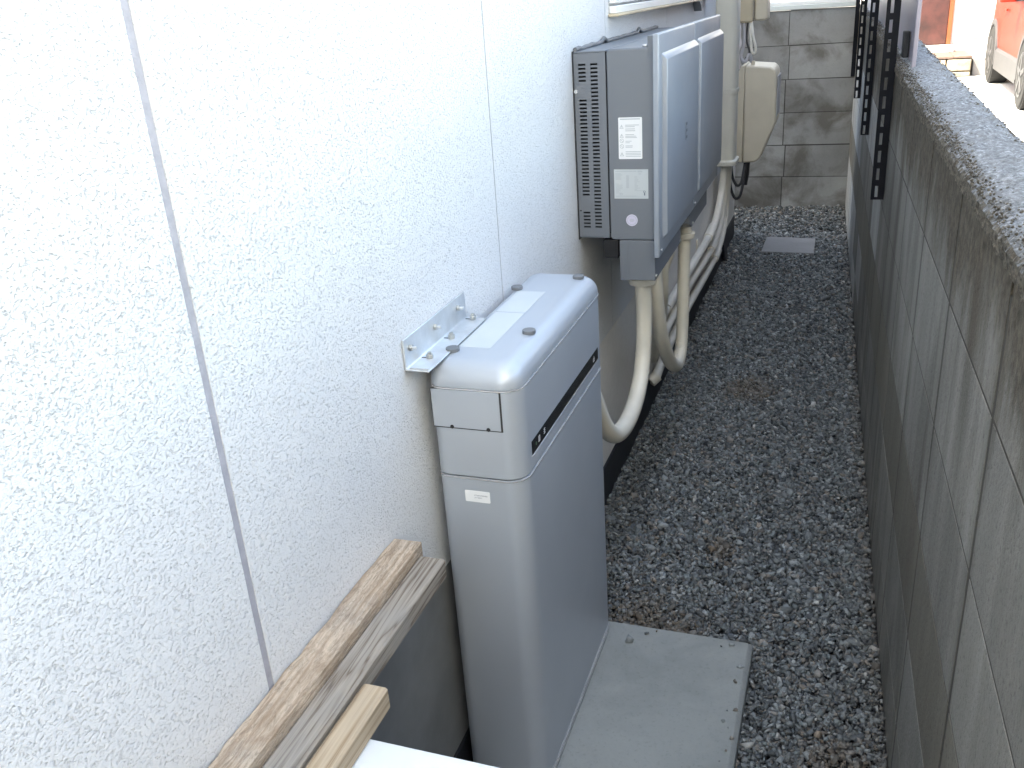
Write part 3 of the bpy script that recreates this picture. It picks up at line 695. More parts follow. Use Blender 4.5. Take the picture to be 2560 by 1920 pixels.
# front body with soft corners
def rbox(x0, x1, y0, y1, z0, z1, r): # rounded in the x-z plane is enough
    pts = []
    for (cx, cz, a0) in ((x1-r, z1-r, 0), (x0+r, z1-r, 90), (x0+r, z0+r, 180), (x1-r, z0+r, 270)):
        for k in range(5):
            a = math.radians(a0+90*k/4); pts.append((cx+r*math.cos(a), cz+r*math.sin(a)))
    return MB().prism(pts, 'y', y0, y1)
ip(rbox(-0.5165, -0.4085, IY0-0.0008, IY1, IZ0-0.003, IZ1+0.002, 0.010).build('housing', M['gray_paint'], smooth=True, bevel=0.003))
ip(MB().box(-0.424, -0.4090, IY0-0.0012, IY1-0.01, IZ1-0.015, 1.2885).build('top_flange', M['gray_paint'], bevel=0.001))
# two front covers with raised centres
for (a, b_) in ((2.068, 2.566), (2.572, 3.070)):
    xb = -0.4075
    z0, z1 = 0.8005, 1.2920
    cov = ip(MB().rings([[(x, y, z) for (y, z) in ((a+i, z0+i), (b_-i, z0+i), (b_-i, z1-i), (a+i, z1-i))] for x, i in ((xb, 0.0), (xb+0.011, 0.0), (xb+0.0135, 0.003))]).build('front_cover', M['gray_front'], bevel=0.0012))
    x = xb+0.0135
    g = MB().rings([[(xx, y, z) for (y, z) in ((a+0.034+i*0.35, 0.838+i), (b_-0.002-i*0.3, 0.838+i), (b_-0.002-i*0.3, 1.250-i), (a+0.034+i*0.35, 1.250-i))] for xx, i in ((x+0.0002, 0.0), (x+0.012, 0.012))], cap0=False)
    MB.build(g, 'raised_centre', M['gray_front'], cov, bevel=0.002).location = (0, 0, 0)
    MB().cyl((x+0.001, a+0.016, 0.816), (x+0.003, a+0.016, 0.816), 0.003, 10).build('screw', M['silver_seam'], cov)
ip(MB().box(-0.3823+0.0006, -0.3810, 2.345, 2.385, 1.020, 1.075).build('emblem', M['gray_paint'])) if False else None
# faint two-bar emblem on the near cover
g = MB(); xe_ = -0.3817
for k, zz in enumerate((1.064, 1.048, 1.032)):
    g.box(xe_, xe_+0.0006, 2.352, 2.376, zz-0.003, zz+0.003)
g.box(xe_, xe_+0.0006, 2.352, 2.356, 1.026, 1.070)
ip(g.build('emblem', M['gray_paint']))
# lower cable covers
ip(MB().box(-0.4945, -0.4098, IY0+0.0005, 2.453, 0.7365, IZ0-0.0035).build('cable_cover', M['gray_paint'], bevel=0.002))
ip(MB().box(-0.4945, -0.4730, IY0-0.0004, IY0+0.0003, 0.7365, IZ0-0.004).build('cover_flap', M['gray_paint']))
ip(MB().prism([(2.600, 0.8345), (2.600, 0.752), (2.645, 0.733), (2.943, 0.733), (2.943, 0.8345)], 'x', -0.4945, -0.4098).build('cable_cover', M['gray_paint'], bevel=0.002))
ip(MB().box(-0.535, -0.4995, IY0+0.002, 2.30, 0.790, IZ0-0.0045).build('black_bracket', M['black'], bevel=0.001))
for (y, z) in ((2.10, 0.748), (2.44, 0.745), (2.655, 0.742), (2.93, 0.80)):
    ip(MB().cyl((-0.4098, y, z), (-0.4060, y, z), 0.0042, 10).build('screw', M['steel'], smooth=True))
ip(MB().cyl((-0.432, IY0+0.02, IZ1+0.002), (-0.432, IY0+0.02, IZ1+0.0075), 0.0075, 14).build('top_screw', M['silver_seam'], smooth=True, bevel=0.002))
# uneven sealant bead along the wall on top
pts = [(L+0.006, 2.10+0.03*i, IZ1+0.004+0.004*mnoise.noise(Vector((i*0.7, 0, 0)))+(0.009 if i in (9, 23) else 0)) for i in range(33)]
ip(MB().tube(pts, 0.005, 8).build('sealant_bead', M['plug'], smooth=True))
# stickers
yl = IY0-0.0010
lab1 = ip(MB().prism([(-0.4905, 1.0255), (-0.4390, 1.0255), (-0.4375, 1.027), (-0.4375, 1.1165), (-0.4390, 1.118), (-0.4905, 1.118), (-0.492, 1.1165), (-0.492, 1.027)], 'y', yl-0.0005, yl).build('warning_label', M['label']))
def bars(g, rows, y):
    for (x0, x1, z, h) in rows: g.box(x0, x1, y-0.0002, y, z-h/2, z+h/2)
g = MB(); rows = []
for z in (1.101, 1.0975, 1.0925, 1.0885): rows += [(-0.476, -0.476+random.uniform(.02, .032), z, 0.0014)]
for z in (1.080, 1.0765, 1.0735): rows += [(-0.476, -0.476+random.uniform(.016, .034), z, 0.0013)]
for z in (1.0655, 1.062, 1.055, 1.052): rows += [(-0.476, -0.476+random.uniform(.010, .026), z, 0.0012)]
for z in (1.042, 1.0385, 1.035, 1.0315): rows += [(-0.476, -0.441, z, 0.0013)]
rows += [(-0.488, -0.442, 1.1142, 0.0022)]
bars(g, rows, yl-0.0006)
def ring_y(g, x, z, r, w_, y):
    n_ = 16
    for k in range(n_):
        a, b_ = 2*math.pi*k/n_, 2*math.pi*(k+1)/n_
        g.add([(x+r*math.cos(a), y, z+r*math.sin(a)), (x+(r+w_)*math.cos(a), y, z+(r+w_)*math.sin(a)), (x+(r+w_)*math.cos(b_), y, z+(r+w_)*math.sin(b_)), (x+r*math.cos(b_), y, z+r*math.sin(b_))], [(0, 1, 2, 3)])
def tri_y(g, x, z, s, w_, y):
    P = [(x-s, z-s*0.8), (x+s, z-s*0.8), (x, z+s)]; Q = [(x-s+w_*1.8, z-s*0.8+w_), (x+s-w_*1.8, z-s*0.8+w_), (x, z+s-w_*2)]
    for k in range(3):
        a, b_ = k, (k+1) % 3
        g.add([(P[a][0], y, P[a][1]), (P[b_][0], y, P[b_][1]), (Q[b_][0], y, Q[b_][1]), (Q[a][0], y, Q[a][1])], [(0, 1, 2, 3)])
    g.box(x-0.0005, x+0.0005, y-0.0001, y, z-s*0.3, z+s*0.4)
for zz in (1.0975, 1.0775, 1.036): tri_y(g, -0.4845, zz, 0.0048, 0.0009, yl-0.0007)
for zz in (1.0665, 1.054):
    ring_y(g, -0.4845, zz, 0.0038, 0.0009, yl-0.0007)
    g.add([(-0.4845-0.003, yl-0.0007, zz+0.0024), (-0.4845-0.0024, yl-0.0007, zz+0.003), (-0.4845+0.003, yl-0.0007, zz-0.0024), (-0.4845+0.0024, yl-0.0007, zz-0.003)], [(0, 1, 2, 3)])
g.build('print', M['label_gray'], lab1)
lab2 = ip(MB().box(-0.5045, -0.4245, yl-0.0005, yl, 0.9345, 1.0020).build('rating_label', M['label2']))
g = MB(); rows = [(-0.501, -0.460, 0.9975, 0.0016), (-0.459, -0.452, 0.9975, 0.0022), (-0.449, -0.438, 0.9970, 0.0036), (-0.4475, -0.441, 0.9915, 0.002)]
for k in range(6): rows.append((-0.501, -0.501+random.uniform(.008, .016), 0.9925-k*0.0026, 0.0012))
for k in range(9): rows.append((-0.501, -0.501+random.uniform(.006, .018), 0.9685-k*0.0026, 0.0011))
for k in range(11): rows.append((-0.476, -0.4695, 0.9870-k*0.0027, 0.0018))
for k in range(12): rows.append((-0.4565, -0.4565+random.uniform(.005, .026), 0.985-k*0.0029, 0.0012))
rows += [(-0.501, -0.4300, 0.9385, 0.0011), (-0.501, -0.452, 0.9405, 0.0010), (-0.492, -0.4905, 0.945, 0.006), (-0.4895, -0.488, 0.945, 0.006), (-0.4858, -0.4845, 0.945, 0.005)]
bars(g, rows, yl-0.0006); g.build('print', M['label_gray'], lab2)
g = MB(); ring_y(g, -0.4335, 0.9505, 0.0016, 0.0012, yl-0.0007); g.box(-0.4345, -0.4318, yl-0.0009, yl-0.0006, 0.942, 0.9475); g.build('certification_mark', M['label_ink'], lab2)
dsc = ip(MB().cyl((-0.464, yl-0.0006, 0.8835), (-0.464, yl, 0.8835), 0.0138, 28).build('round_sticker', M['disc']))
g = MB(); ring_y(g, -0.464, 0.8835, 0.0102, 0.0010, yl-0.0008)
bars(g, [(-0.469, -0.459, 0.8860, 0.0010), (-0.470, -0.458, 0.8835, 0.0010), (-0.468, -0.460, 0.8810, 0.0010)], yl-0.0008); g.build('print', M['label_gray'], dsc)

# ------------------------------------------------------------------ conduits
def corrugated(pts, r, name, label, group=None, mat='conduit', pitch=0.0052, amp=0.0009):
    P = resample(catmull(pts, 24), pitch/2)
    g = MB().tube(P, r, 20, True, lambda i: r+(amp if i % 2 else -amp))
    o = g.build(name, M[mat], smooth=True, angle=80); tag(o, label, 'conduit', group); return o
GC = 'cream conduits below the inverter'
def fitting(o, c, r, h=0.030):
    c = Vector(c)
    f = MB().cyl((c.x, c.y, c.z), (c.x, c.y, c.z+h), r*1.12, 20).cyl((c.x, c.y, c.z+h*0.1), (c.x, c.y, c.z+h*0.55), r*1.62, 20, r*1.70)
    q = f.build('fitting', M['conduit'], smooth=True, angle=40, bevel=0.0025); q.parent = o; return q
c1 = corrugated([(-0.462, 2.190, 0.715), (-0.460, 2.198, 0.640), (-0.460, 2.196, 0.575), (-0.460, 2.178, 0.505), (-0.460, 2.132, 0.449), (-0.460, 2.052, 0.415), (-0.460, 1.945, 0.412), (-0.462, 1.850, 0.440), (-0.468, 1.780, 0.500), (-0.475, 1.735, 0.58), (-0.485, 1.700, 0.64), (-0.50, 1.660, 0.67)], 0.0200, 'conduit', 'thick cream corrugated conduit looping from the inverter down to the silver cabinet', GC)
fitting(c1, (-0.462, 2.190, 0.695), 0.0205, 0.040)
c2_ = corrugated([(-0.452, 2.290, 0.735), (-0.450, 2.305, 0.640), (-0.450, 2.330, 0.575), (-0.450, 2.381, 0.490), (-0.450, 2.450, 0.415), (-0.450, 2.535, 0.345), (-0.450, 2.635, 0.300), (-0.450, 2.705, 0.325), (-0.450, 2.735, 0.400), (-0.450, 2.745, 0.480), (-0.450, 2.755, 0.600), (-0.450, 2.765, 0.690), (-0.450, 2.765, 0.735)], 0.0190, 'conduit', 'cream conduit bent in a U between the two inverter cable covers', GC)
fitting(c2_, (-0.450, 2.765, 0.665), 0.0195, 0.040)
c3_ = corrugated([(-0.455, 2.355, 0.736), (-0.460, 2.375, 0.650), (-0.470, 2.430, 0.560), (-0.490, 2.52, 0.44), (-0.53, 2.68, 0.30), (-0.560, 2.86, 0.25), (-0.566, 3.02, 0.245)], 0.0135, 'conduit', 'thin cream conduit nearest behind the U shaped one', GC, pitch=0.0045, amp=0.0006)
fitting(c3_, (-0.455, 2.355, 0.712), 0.0135, 0.023)
c4_ = corrugated([(-0.450, 2.415, 0.736), (-0.452, 2.430, 0.650), (-0.465, 2.490, 0.560), (-0.49, 2.60, 0.46), (-0.53, 2.78, 0.37), (-0.560, 2.95, 0.33), (-0.566, 3.12, 0.32)], 0.0135, 'conduit', 'thin cream conduit hanging at the right end of the near cable cover', GC, pitch=0.0045, amp=0.0006)
fitting(c4_, (-0.450, 2.415, 0.712), 0.0135, 0.023)
c5_ = corrugated([(-0.465, 2.66, 0.733), (-0.470, 2.67, 0.67), (-0.50, 2.70, 0.58), (-0.545, 2.78, 0.46), (-0.57, 2.95, 0.36)], 0.012, 'conduit', 'thin cream conduit dropping from the far cable cover', GC, pitch=0.0045, amp=0.0006)
GW = 'rigid pipes running along the foot of the house wall'
def wallpipe(pts, r, label):
    o = MB().tube(catmull(pts, 10), r, 16).build('wall_pipe', M['conduit_w'], smooth=True, angle=60); tag(o, label, 'pipe', GW); return o
def coupling(o, a, b_, r, name='coupling'):
    q = MB().tube([a, b_], r, 18).build(name, M['conduit_w'], smooth=True, angle=40, bevel=0.002); q.parent = o
w1 = wallpipe([(-0.566, 3.10, 0.322), (-0.566, 3.5, 0.321), (-0.566, 3.9, 0.314), (-0.566, 4.18, 0.316), (-0.562, 4.36, 0.345), (-0.556, 4.47, 0.425), (-0.548, 4.505, 0.52), (-0.546, 4.51, 0.60)], 0.0175, 'topmost of the three pale pipes along the wall foot')
coupling(w1, (-0.566, 4.13, 0.314), (-0.5645, 4.28, 0.329), 0.0225)
w2 = wallpipe([(-0.566, 3.00, 0.247), (-0.566, 3.5, 0.262), (-0.566, 4.0, 0.240), (-0.566, 4.3, 0.235), (-0.562, 4.48, 0.27), (-0.556, 4.58, 0.36), (-0.548, 4.60, 0.46), (-0.545, 4.585, 0.60)], 0.0165, 'middle one of the three pale pipes along the wall foot')
coupling(w2, (-0.566, 4.22, 0.236), (-0.5655, 4.34, 0.239), 0.021)
w3 = wallpipe([(-0.572, 2.915, 0.128), (-0.570, 2.96, 0.142), (-0.570, 3.1, 0.158), (-0.568, 3.55, 0.172), (-0.566, 4.1, 0.160), (-0.566, 4.38, 0.158), (-0.562, 4.58, 0.20), (-0.556, 4.68, 0.31), (-0.548, 4.67, 0.45), (-0.540, 4.65, 0.60)], 0.0165, 'lowest of the three pale pipes along the wall foot')
coupling(w3, (-0.566, 4.34, 0.157), (-0.5645, 4.47, 0.168), 0.021)
coupling(w3, (L+0.006, 2.905, 0.118), (-0.567, 2.925, 0.136), 0.021, 'elbow')
for (yy, zz) in ((3.98, 0.312), (3.62, 0.318)):
    q = MB().box(L+0.0005, L+0.007, yy-0.012, yy+0.012, zz-0.035, zz+0.035).build('saddle', M['conduit'], w1, bevel=0.001)
# vertical duct cover
dc = empty('duct_cover', (-0.535, 4.53, 0.58)); tag(dc, 'pale green gray vertical duct cover just beyond the inverter', 'duct')
def dp(o): o.parent = dc; o.location = Vector(o.location)-Vector(dc.location); return o
def duct(z0, z1, e=0.0, name='cover', mat='duct'):
    return dp(MB().rings([rrect(-0.594, -0.500+e, 4.47-e, 4.62+e, (0.03, 0.002, 0.002, 0.03), z) for z in (z0, z1)]).build(name, M[mat], smooth=True, angle=40))
duct(0.590, 0.9040); duct(0.9225, 1.60); duct(1.605, 3.39)
dp(MB().rings([rrect(-0.594, -0.496+e, 4.466-e, 4.624+e, (0.03, 0.002, 0.002, 0.03), z) for z, e in ((0.574, -0.006), (0.578, 0.006), (0.596, 0.007), (0.602, 0.0))]).build('end_collar', M['duct'], smooth=True, angle=50))
dp(MB().rings([rrect(-0.594, -0.4965, 4.467, 4.623, (0.03, 0.002, 0.002, 0.03), z) for z in (0.9045, 0.922)]).build('joint_collar', M['duct'], smooth=True, angle=50))

# ------------------------------------------------------------------ meter box and upper boxes
mb = empty('meter_box', (-0.57, 5.2, 0.49)); tag(mb, 'cream plastic meter box with a slanted lower edge above black cable loops', 'meter box')
def mp_(o): o.parent = mb; o.location = Vector(o.location)-Vector(mb.location); return o
cut = -0.520
mp_(MB().prism([(-0.593, 0.545), (-0.545, 0.492), (cut-0.0008, 0.488), (cut-0.0008, 0.981), (-0.540, 0.978), (-0.556, 0.940), (-0.593, 0.930)], 'y', 5.05, 5.31).build('back_shell', M['cream2'], smooth=True, bevel=0.006, bseg=3))
mp_(MB().prism([(cut+0.0008, 0.488), (-0.455, 0.491), (-0.428, 0.512), (-0.362, 0.680), (-0.357, 0.700), (-0.364, 0.935), (-0.372, 0.956), (-0.392, 0.969), (cut+0.0008, 0.981)], 'y', 5.046, 5.314).build('front_cover', M['cream2'], smooth=True, bevel=0.010, bseg=3))
mp_(MB().box(-0.3595, -0.3545, 5.09, 5.27, 0.72, 0.92).build('window_frame', M['cable_g'], bevel=0.001))
mp_(MB().cyl((-0.485, 5.10, 0.968), (-0.485, 5.10, 0.998), 0.010, 12).build('cable_gland', M['cream2'], smooth=True))
for i, pts in enumerate([[(-0.575, 5.02, 0.60), (-0.572, 5.01, 0.485), (-0.561, 5.0, 0.419), (-0.537, 5.0, 0.378), (-0.515, 5.01, 0.402), (-0.505, 5.08, 0.50)], [(-0.580, 5.03, 0.58), (-0.577, 5.0, 0.48), (-0.574, 5.0, 0.393), (-0.561, 5.0, 0.337), (-0.540, 5.0, 0.308), (-0.516, 5.01, 0.340), (-0.500, 5.1, 0.50)]]):
    o = MB().tube(catmull(pts, 10), 0.0072, 10).build('cable', M['cable_b'], smooth=True, angle=60)
    tag(o, ['upper, tighter black cable loop under the meter box', 'lower, longer black cable loop under the meter box'][i], 'cable', 'black cable loops under the meter box')
o = MB().tube([(-0.500, 5.12, 0.50), (-0.503, 5.12, 0.42), (-0.512, 5.12, 0.36)], 0.016, 12).build('cable', M['cable_b'], smooth=True)
tag(o, 'thick black cable stub hanging straight down from the meter box', 'cable')
o = rbox(-0.590, -0.496, 5.10, 5.24, 1.181, 1.95, 0.010).build('wall_box', M['cream'], smooth=True, bevel=0.010); tag(o, 'yellowish cream wall box above the meter box, nearest the duct', 'electrical box', 'cream boxes high on the house wall')
MB().box(-0.4955, -0.4945, 5.12, 5.22, 1.20, 1.90).build('lid', M['cream2'], o, bevel=0.0003)
o = rbox(-0.492, -0.428, 5.16, 5.32, 1.186, 1.95, 0.014).build('wall_box', M['cream2'], smooth=True, bevel=0.008); tag(o, 'paler cream wall box to the right above the meter box', 'electrical box', 'cream boxes high on the house wall')
MB().box(-0.594, -0.4925, 5.246, 5.32, 1.25, 1.9).build('mounting_plate', M['cream'], o)
CB = [([(-0.577, 5.12, 1.19), (-0.575, 5.1, 1.109), (-0.576, 5.09, 1.039), (-0.565, 5.09, 1.015), (-0.553, 5.1, 0.96)], 'cable_w', 0.0065, 'leftmost pale cable between the wall box and the meter box'),
      ([(-0.556, 5.12, 1.19), (-0.556, 5.1, 1.12), (-0.550, 5.09, 1.085), (-0.559, 5.08, 1.038), (-0.548, 5.1, 0.97)], 'cable_w', 0.0062, 'second pale cable, kinked, between the wall box and the meter box'),
      ([(-0.503, 5.13, 1.19), (-0.490, 5.1, 1.12), (-0.474, 5.09, 1.065), (-0.476, 5.09, 1.036), (-0.492, 5.09, 1.045), (-0.500, 5.1, 1.10), (-0.508, 5.12, 1.19)], 'conduit', 0.0068, 'cream cable hanging in a loop below the paler wall box'),
      ([(-0.537, 5.12, 1.19), (-0.534, 5.1, 1.084), (-0.545, 5.09, 1.02), (-0.523, 5.085, 0.995), (-0.505, 5.1, 1.03), (-0.490, 5.1, 0.99)], 'cable_g', 0.0085, 'thick gray cable twisted just above the meter box'),
      ([(-0.520, 5.13, 1.19), (-0.522, 5.11, 1.10), (-0.505, 5.1, 1.04), (-0.522, 5.09, 1.01)], 'cable_b', 0.005, 'thin black cable among the pale ones above the meter box')]
for pts, mm, r, lb_ in CB:
    o = MB().tube(catmull(pts, 8), r, 10).build('cable', M[mm], smooth=True, angle=60); tag(o, lb_, 'cable', 'cables above the meter box')

# ------------------------------------------------------------------ white outdoor unit and the three sticks lying on it
ZU = 0.618
ac = empty('outdoor_unit', (-0.44, 0.3, 0.0)); tag(ac, 'white outdoor unit whose top corner shows under the wooden sticks', 'outdoor unit')
def ap(o): o.parent = ac; o.location = Vector(o.location)-Vector(ac.location); return o
AX1, AY1 = -0.278, 0.690
ap(MB().rings([rrect(-0.575, AX1, -0.12, AY1, (0.022, 0.01, 0.01, 0.022), ZU-0.022), rrect(-0.575, AX1, -0.12, AY1, (0.022, 0.01, 0.01, 0.022), ZU-0.003), rrect(-0.572, AX1-0.003, -0.117, AY1-0.003, (0.02, 0.01, 0.01, 0.02), ZU)]).build('top_panel', M['white_metal'], smooth=True, angle=50))
ap(MB().rings([rrect(-0.572, AX1-0.003, -0.117, AY1-0.003, (0.02, 0.01, 0.01, 0.02), z) for z in (0.075, ZU-0.0225)]).build('casing', M['white_metal'], smooth=True, angle=40))
for y in (0.02, 0.52): ap(MB().box(-0.56, AX1-0.01, y, y+0.05, 0.0455, 0.0745).build('foot', M['plug'], bevel=0.002))
g = MB()
for k in range(9): ring = 0.03+0.021*k; g.tube([(AX1+0.006, 0.25+ring*math.cos(a_), 0.34+ring*math.sin(a_)) for a_ in [2*math.pi*q_/24 for q_ in range(25)]], 0.0016, 6, False)
ap(g.build('fan_guard', M['white_metal']))
ap(MB().cyl((AX1-0.0025, 0.25, 0.34), (AX1-0.001, 0.25, 0.34), 0.205, 40).build('fan_opening', M['dark_gap']))
ap(MB().cyl((-0.3446, 0.640, ZU+0.0001), (-0.3446, 0.640, ZU+0.0006), 0.0016, 8).build('paint_chip', M['plug']))
def stick(x0, x1, z0, z1, yend, yaw, mat, label, rough=0.0, bev=0.0015):
    Lg = 1.35; n_ = 90; g = MB(); rings = []
    for i in range(n_+1):
        y = -Lg*i/n_
        j = lambda s, a: a*mnoise.noise(Vector((s*3.3, y*24, 1.0)))+a*0.6*mnoise.noise(Vector((s*5.1, y*90, 2.0)))
        c_ = bev
        rings.append([(x0+j(1, rough)*1.5+c_, y, z0), (x1-c_, y, z0), (x1+j(2, rough*0.3), y, z0+c_), (x1+j(3, rough*0.3), y, z1-c_+j(4, rough*0.3)), (x1-c_, y, z1+j(5, rough*0.6)),
                      (x0+c_*2+j(1, rough)*1.5, y, z1+j(6, rough)), (x0+j(1, rough)*1.5, y, z1-c_*2+j(7, rough)), (x0+j(1, rough)*1.5, y, z0+c_)])
    g.rings(rings); cx, cz = (x0+x1)/2, (z0+z1)/2
    o = g.build('wooden_stick', mat, smooth=True, angle=30)
    o.data.transform(Matrix.Translation((-cx, 0, -cz))); o.location = (cx, yend, cz); o.rotation_euler = (0, 0, yaw)
    return tag(o, label, 'timber', 'wooden sticks lying on the outdoor unit')
stick(-0.5925, -0.5475, ZU+0.0012, 0.6600, 1.020, 0.0, M['wood_rough'], 'rough tan wooden stick lying against the white wall', 0.0022, 0.0008)
stick(-0.5455, -0.5025, ZU+0.0008, 0.6500, 1.000, 0.0, M['wood_gray'], 'weathered gray brown wooden stick, middle of the three', 0.0003, 0.003)
s3 = stick(-0.4985, -0.4640, ZU+0.0008, 0.6500, 0.737, 0.0, M['wood_new'], 'short pale clean wooden stick lying on the right of the other two', 0.0001, 0.0025)

# ------------------------------------------------------------------ street side: house with door, steps, car
nb = empty('neighbour_house', (3.0, 15.6, 0)); tag(nb, 'white house across the street with a brown door', 'house')
def np_(o): o.parent = nb; o.location = Vector(o.location)-Vector(nb.location); return o
np_(MB().box(-4.0, 0.60, 15.0, 21, -0.05, 6).build('wall', M['plaster']))
np_(MB().box(0.60, 1.42, 15.06, 21, -0.05, 6).build('wall', M['plaster']))
np_(MB().box(1.42, 9.0, 15.0, 21, -0.05, 6).build('wall', M['plaster']))
np_(MB().box(-4.3, 9.3, 14.6, 21.3, 6.0, 6.3).build('roof', M['roof']))
dr = np_(MB().box(0.78, 1.215, 15.02, 15.058, 0.345, 2.35).build('door', M['door_wood'], bevel=0.006))
MB().box(1.10, 1.13, 14.98, 15.019, 1.2, 1.5).build('handle', M['steel'], dr)
np_(MB().box(1.217, 1.275, 14.99, 15.058, 0.345, 2.42).build('door_frame', M['door_trim'], bevel=0.004))
np_(MB().box(0.72, 0.778, 14.99, 15.058, 0.345, 2.42).build('door_frame', M['door_trim'], bevel=0.004))
np_(MB().box(1.50, 1.95, 14.975, 14.999, 0.42, 0.80).build('service_hatch', M['alu'], bevel=0.004))
sp = empty('entrance_steps', (1.1, 14.5, 0)); tag(sp, 'low entrance step faced with rough stones below the brown door', 'steps')
def sp_(o): o.parent = sp; o.location = Vector(o.location)-Vector(sp.location); return o
sp_(MB().box(0.60, 1.47, 14.03, 14.985, -0.02, 0.235).build('core', M['mortar_light']))
x = 0.60
for x0, x1, z0, z1 in ((0.60, 0.86, 0.0, 0.225), (0.875, 1.16, 0.09, 0.225), (1.175, 1.47, 0.075, 0.225), (0.875, 1.05, 0.0, 0.078), (1.065, 1.47, 0.0, 0.063)):
    sp_(MB().box(x0, x1, 13.985, 14.029, z0, z1).build('stone', M['stone_step'], bevel=0.014))
for i in range(4):
    for j in range(3):
        sp_(MB().box(0.60+0.2185*i, 0.60+0.2185*i+0.2135, 13.98+0.335*j, 13.98+0.335*j+0.329, 0.2355, 0.262).build('tile', M['tile_step'], bevel=0.004))
sp_(MB().box(0.70, 1.30, 14.70, 14.985, 0.2625, 0.345).build('door_sill', M['plaster'], bevel=0.006))
pl = MB().box(1.50, 1.78, 14.1, 14.9, -0.01, 0.22)
tag(pl.build('curb_block', M['paver'], bevel=0.012), 'gray concrete curb block between the stone step and the orange car', 'curb')
# manhole and drain
o = MB().cyl((1.445, 10.40, -0.0015), (1.445, 10.40, 0.003), 0.15, 32); tag(o.build('manhole_cover', M['iron']), 'small round dark cover set in the pale street', 'manhole cover')
gr = empty('drain_grate', (1.6, 9.5, 0)); tag(gr, 'slotted steel drain grate crossing the pale street', 'drain')
def gp(o): o.parent = gr; o.location = Vector(o.location)-Vector(gr.location); return o
g = MB()
for k in range(26): g.box(1.22+0.045*k, 1.245+0.045*k, 9.42, 9.58, -0.0015, 0.004)
q = gp(g.build('bars', M['iron'])); q['kind'] = 'stuff'
gp(MB().box(1.20, 2.40, 9.40, 9.4195, -0.0015, 0.0045).build('rim', M['alu'])); gp(MB().box(1.20, 2.40, 9.5805, 9.60, -0.0015, 0.0045).build('rim', M['alu']))

# car
car = empty('parked_car', (2.45, 11.9, 0)); tag(car, 'orange red crossover car parked on the sunlit street', 'car')
def cp(o): o.parent = car; o.location = Vector(o.location)-Vector(car.location); return o
CX0, CX1 = 1.60, 3.36; cm = (CX0+CX1)/2; hw = (CX1-CX0)/2
YF, YR = 9.82, 14.10; WF, WR = 10.70, 13.24
# side profile stations: y, z_bottom, z_belt, z_roof(or hood), half width lower, half width upper
st_ = [(YF, .42, .62, .70, .60, .52), (YF+.06, .28, .70, .80, .74, .64), (YF+.25, .24, .80, .92, .83, .72), (YF+.7, .24, .88, 1.00, .88, .76), (YF+1.1, .24, .92, 1.04, .88, .76), (YF+1.25, .24, .94, 1.08, .88, .74),
       (YF+1.75, .24, .96, 1.42, .88, .66), (YF+2.1, .24, .97, 1.53, .88, .64), (YF+2.9, .24, .98, 1.55, .88, .64), (YF+3.6, .24, 1.0, 1.50, .88, .62), (YF+4.0, .26, 1.0, 1.28, .84, .62), (YF+4.18, .32, .98, 1.05, .78, .62), (YR, .42, .80, .88, .66, .56)]
g = MB(); rings = []
for (y, zb_, zt_, zr, hl, hu) in st_:
    half = [(hl*0.86, zb_), (hl*0.97, zb_+0.06), (hl, (zb_+zt_)/2-0.03), (hl*0.985, zt_-0.05), (hl*0.95, zt_), (hu, zt_+(zr-zt_)*0.80), (hu*0.9, zr-0.012), (hu*0.5, zr)]
    ring = [(cm-a, y, z) for a, z in half] + [(cm+a, y, z) for a, z in half[::-1]]
    rings.append(ring)
g.rings(rings); cp(g.build('body', M['car_paint'], smooth=True, angle=35))
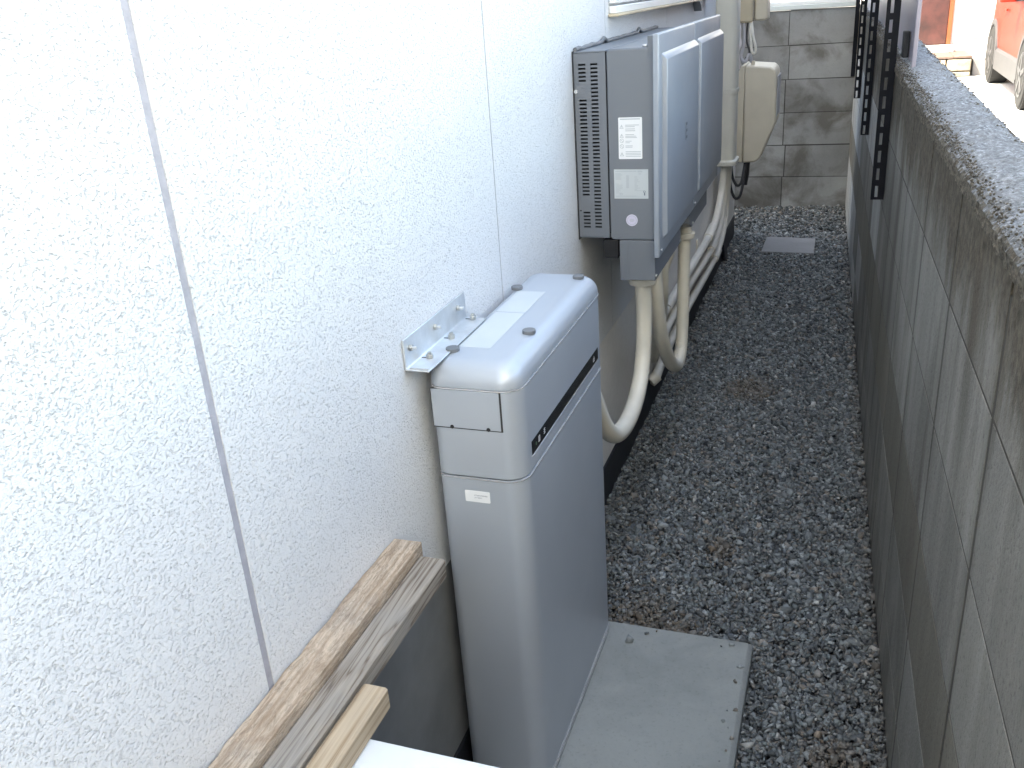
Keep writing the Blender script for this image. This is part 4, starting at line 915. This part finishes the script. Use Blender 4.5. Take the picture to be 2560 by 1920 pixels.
# glasshouse sides, windscreen
for s in (-1, 1):
    X = lambda a: cm+s*a
    q = [(YF+1.42, 1.0, .875), (YF+3.85, 1.03, .862), (YF+3.6, 1.40, .705), (YF+2.1, 1.44, .70), (YF+1.80, 1.36, .715)]
    g = MB(); g.add([(X(h+0.012), y, z) for y, z, h in q]+[(X(h-0.02), y, z) for y, z, h in q], [(0, 1, 2, 3, 4), (9, 8, 7, 6, 5)]+[(i, (i+1) % 5, 5+(i+1) % 5, 5+i) for i in range(5)])
    cp(g.build('side_window', M['car_glass']))
    # wheel arches and sill cladding
    for wy in (WF, WR):
        g = MB(); nA = 20; outer = []; inner = []
        for k in range(nA+1):
            a = math.pi*k/nA*1.16-0.08*math.pi
            outer.append((wy+0.405*math.cos(a), 0.335+0.405*math.sin(a))); inner.append((wy+0.345*math.cos(a), 0.335+0.345*math.sin(a)))
        for k in range(nA):
            P = [outer[k], outer[k+1], inner[k+1], inner[k]]
            g.add([(X(.895), y, z) for y, z in P]+[(X(.80), y, z) for y, z in P], [(0, 1, 2, 3), (7, 6, 5, 4), (0, 4, 5, 1), (3, 2, 6, 7)])
        cp(g.build('wheel_arch', M['car_clad']))
        g = MB().cyl((X(.70), wy, .335), (X(.884), wy, .335), .35, 28); cp(g.build('wheel_well', M['tyre']))
        wh = cp(MB().cyl((X(.68), wy, .325), (X(.898), wy, .325), .325, 36).build('tyre', M['tyre'], smooth=True, bevel=0.02))
        MB().cyl((X(.880), wy, .325), (X(.902), wy, .325), .215, 28).build('rim', M['rim'], wh, smooth=True)
        g = MB()
        for k in range(5):
            a = 2*math.pi*k/5+0.3; ca_, sa_ = math.cos(a), math.sin(a)
            pts_ = [(0.03, -0.03), (0.205, -0.022), (0.205, 0.022), (0.03, 0.03)]
            pp = [(wy+u*ca_-v*sa_, .325+u*sa_+v*ca_) for u, v in pts_]
            g.add([(X(.908), y, z) for y, z in pp]+[(X(.903), y, z) for y, z in pp], [(0, 1, 2, 3), (7, 6, 5, 4), (0, 1, 5, 4), (1, 2, 6, 5), (2, 3, 7, 6), (3, 0, 4, 7)])
        g.build('spokes', M['car_clad'], wh)
        g = MB().cyl((X(.9022), wy, .325), (X(.9026), wy, .325), .19, 24); g.build('rim_shadow', M['tyre'], wh)
    g = MB().add([(X(.892), WF+.40, .20), (X(.892), WR-.40, .20), (X(.892), WR-.40, .40), (X(.892), WF+.40, .40), (X(.78), WF+.40, .18), (X(.78), WR-.40, .18), (X(.86), WR-.40, .44), (X(.86), WF+.40, .44)], [(0, 1, 2, 3), (4, 5, 1, 0), (3, 2, 6, 7), (0, 3, 7, 4), (1, 5, 6, 2), (4, 7, 6, 5)])
    cp(g.build('sill_cladding', M['car_clad']))
    g = MB().rings([[(X(a_), y, z) for y, z in ((YF+.12, .70), (YF+.52, .80), (YF+.56, .87), (YF+.16, .80))] for a_ in (.62, .855)]); cp(g.build('headlight', M['lamp_glass'], bevel=0.01))
    mr = cp(MB().rings([rrect(min(X(.93), X(1.09)), max(X(.93), X(1.09)), YF+1.52, YF+1.66, 0.03, z) for z in (0.985, 1.00, 1.12, 1.135)]).build('mirror', M['car_paint'], smooth=True, bevel=0.01))
    MB().box(min(X(.84), X(.95)), max(X(.84), X(.95)), YF+1.56, YF+1.62, 0.985, 1.02).build('stem', M['car_clad'], mr)
    cp(MB().box(min(X(.886), X(.905)), max(X(.886), X(.905)), YF+2.42, YF+2.60, .86, .885).build('door_handle', M['car_paint'], bevel=0.005))
    g = MB().box(min(X(.50), X(.80)), max(X(.50), X(.80)), YR-0.07, YR+0.01, 0.72, 0.86); cp(g.build('tail_light', M['car_paint'], bevel=0.01))
g = MB().add([(cm-.70, YF+1.27, 1.085), (cm+.70, YF+1.27, 1.085), (cm+.62, YF+1.76, 1.425), (cm-.62, YF+1.76, 1.425), (cm-.70, YF+1.23, 1.10), (cm+.70, YF+1.23, 1.10), (cm+.62, YF+1.72, 1.445), (cm-.62, YF+1.72, 1.445)], [(4, 5, 6, 7), (3, 2, 1, 0), (0, 1, 5, 4), (1, 2, 6, 5), (2, 3, 7, 6), (3, 0, 4, 7)])
cp(g.build('windscreen', M['car_glass']))
cp(MB().box(cm-.70, cm+.70, YF-0.015, YF+0.2, .24, .40).build('bumper', M['car_clad'], bevel=0.03))
cp(MB().box(cm-.25, cm+.25, YF-0.03, YF-0.016, .42, .53).build('number_plate', M['label'], bevel=0.004))
cp(MB().box(cm-.80, cm+.80, YR-0.15, YR+0.02, .26, .50).build('bumper', M['car_clad'], bevel=0.03))
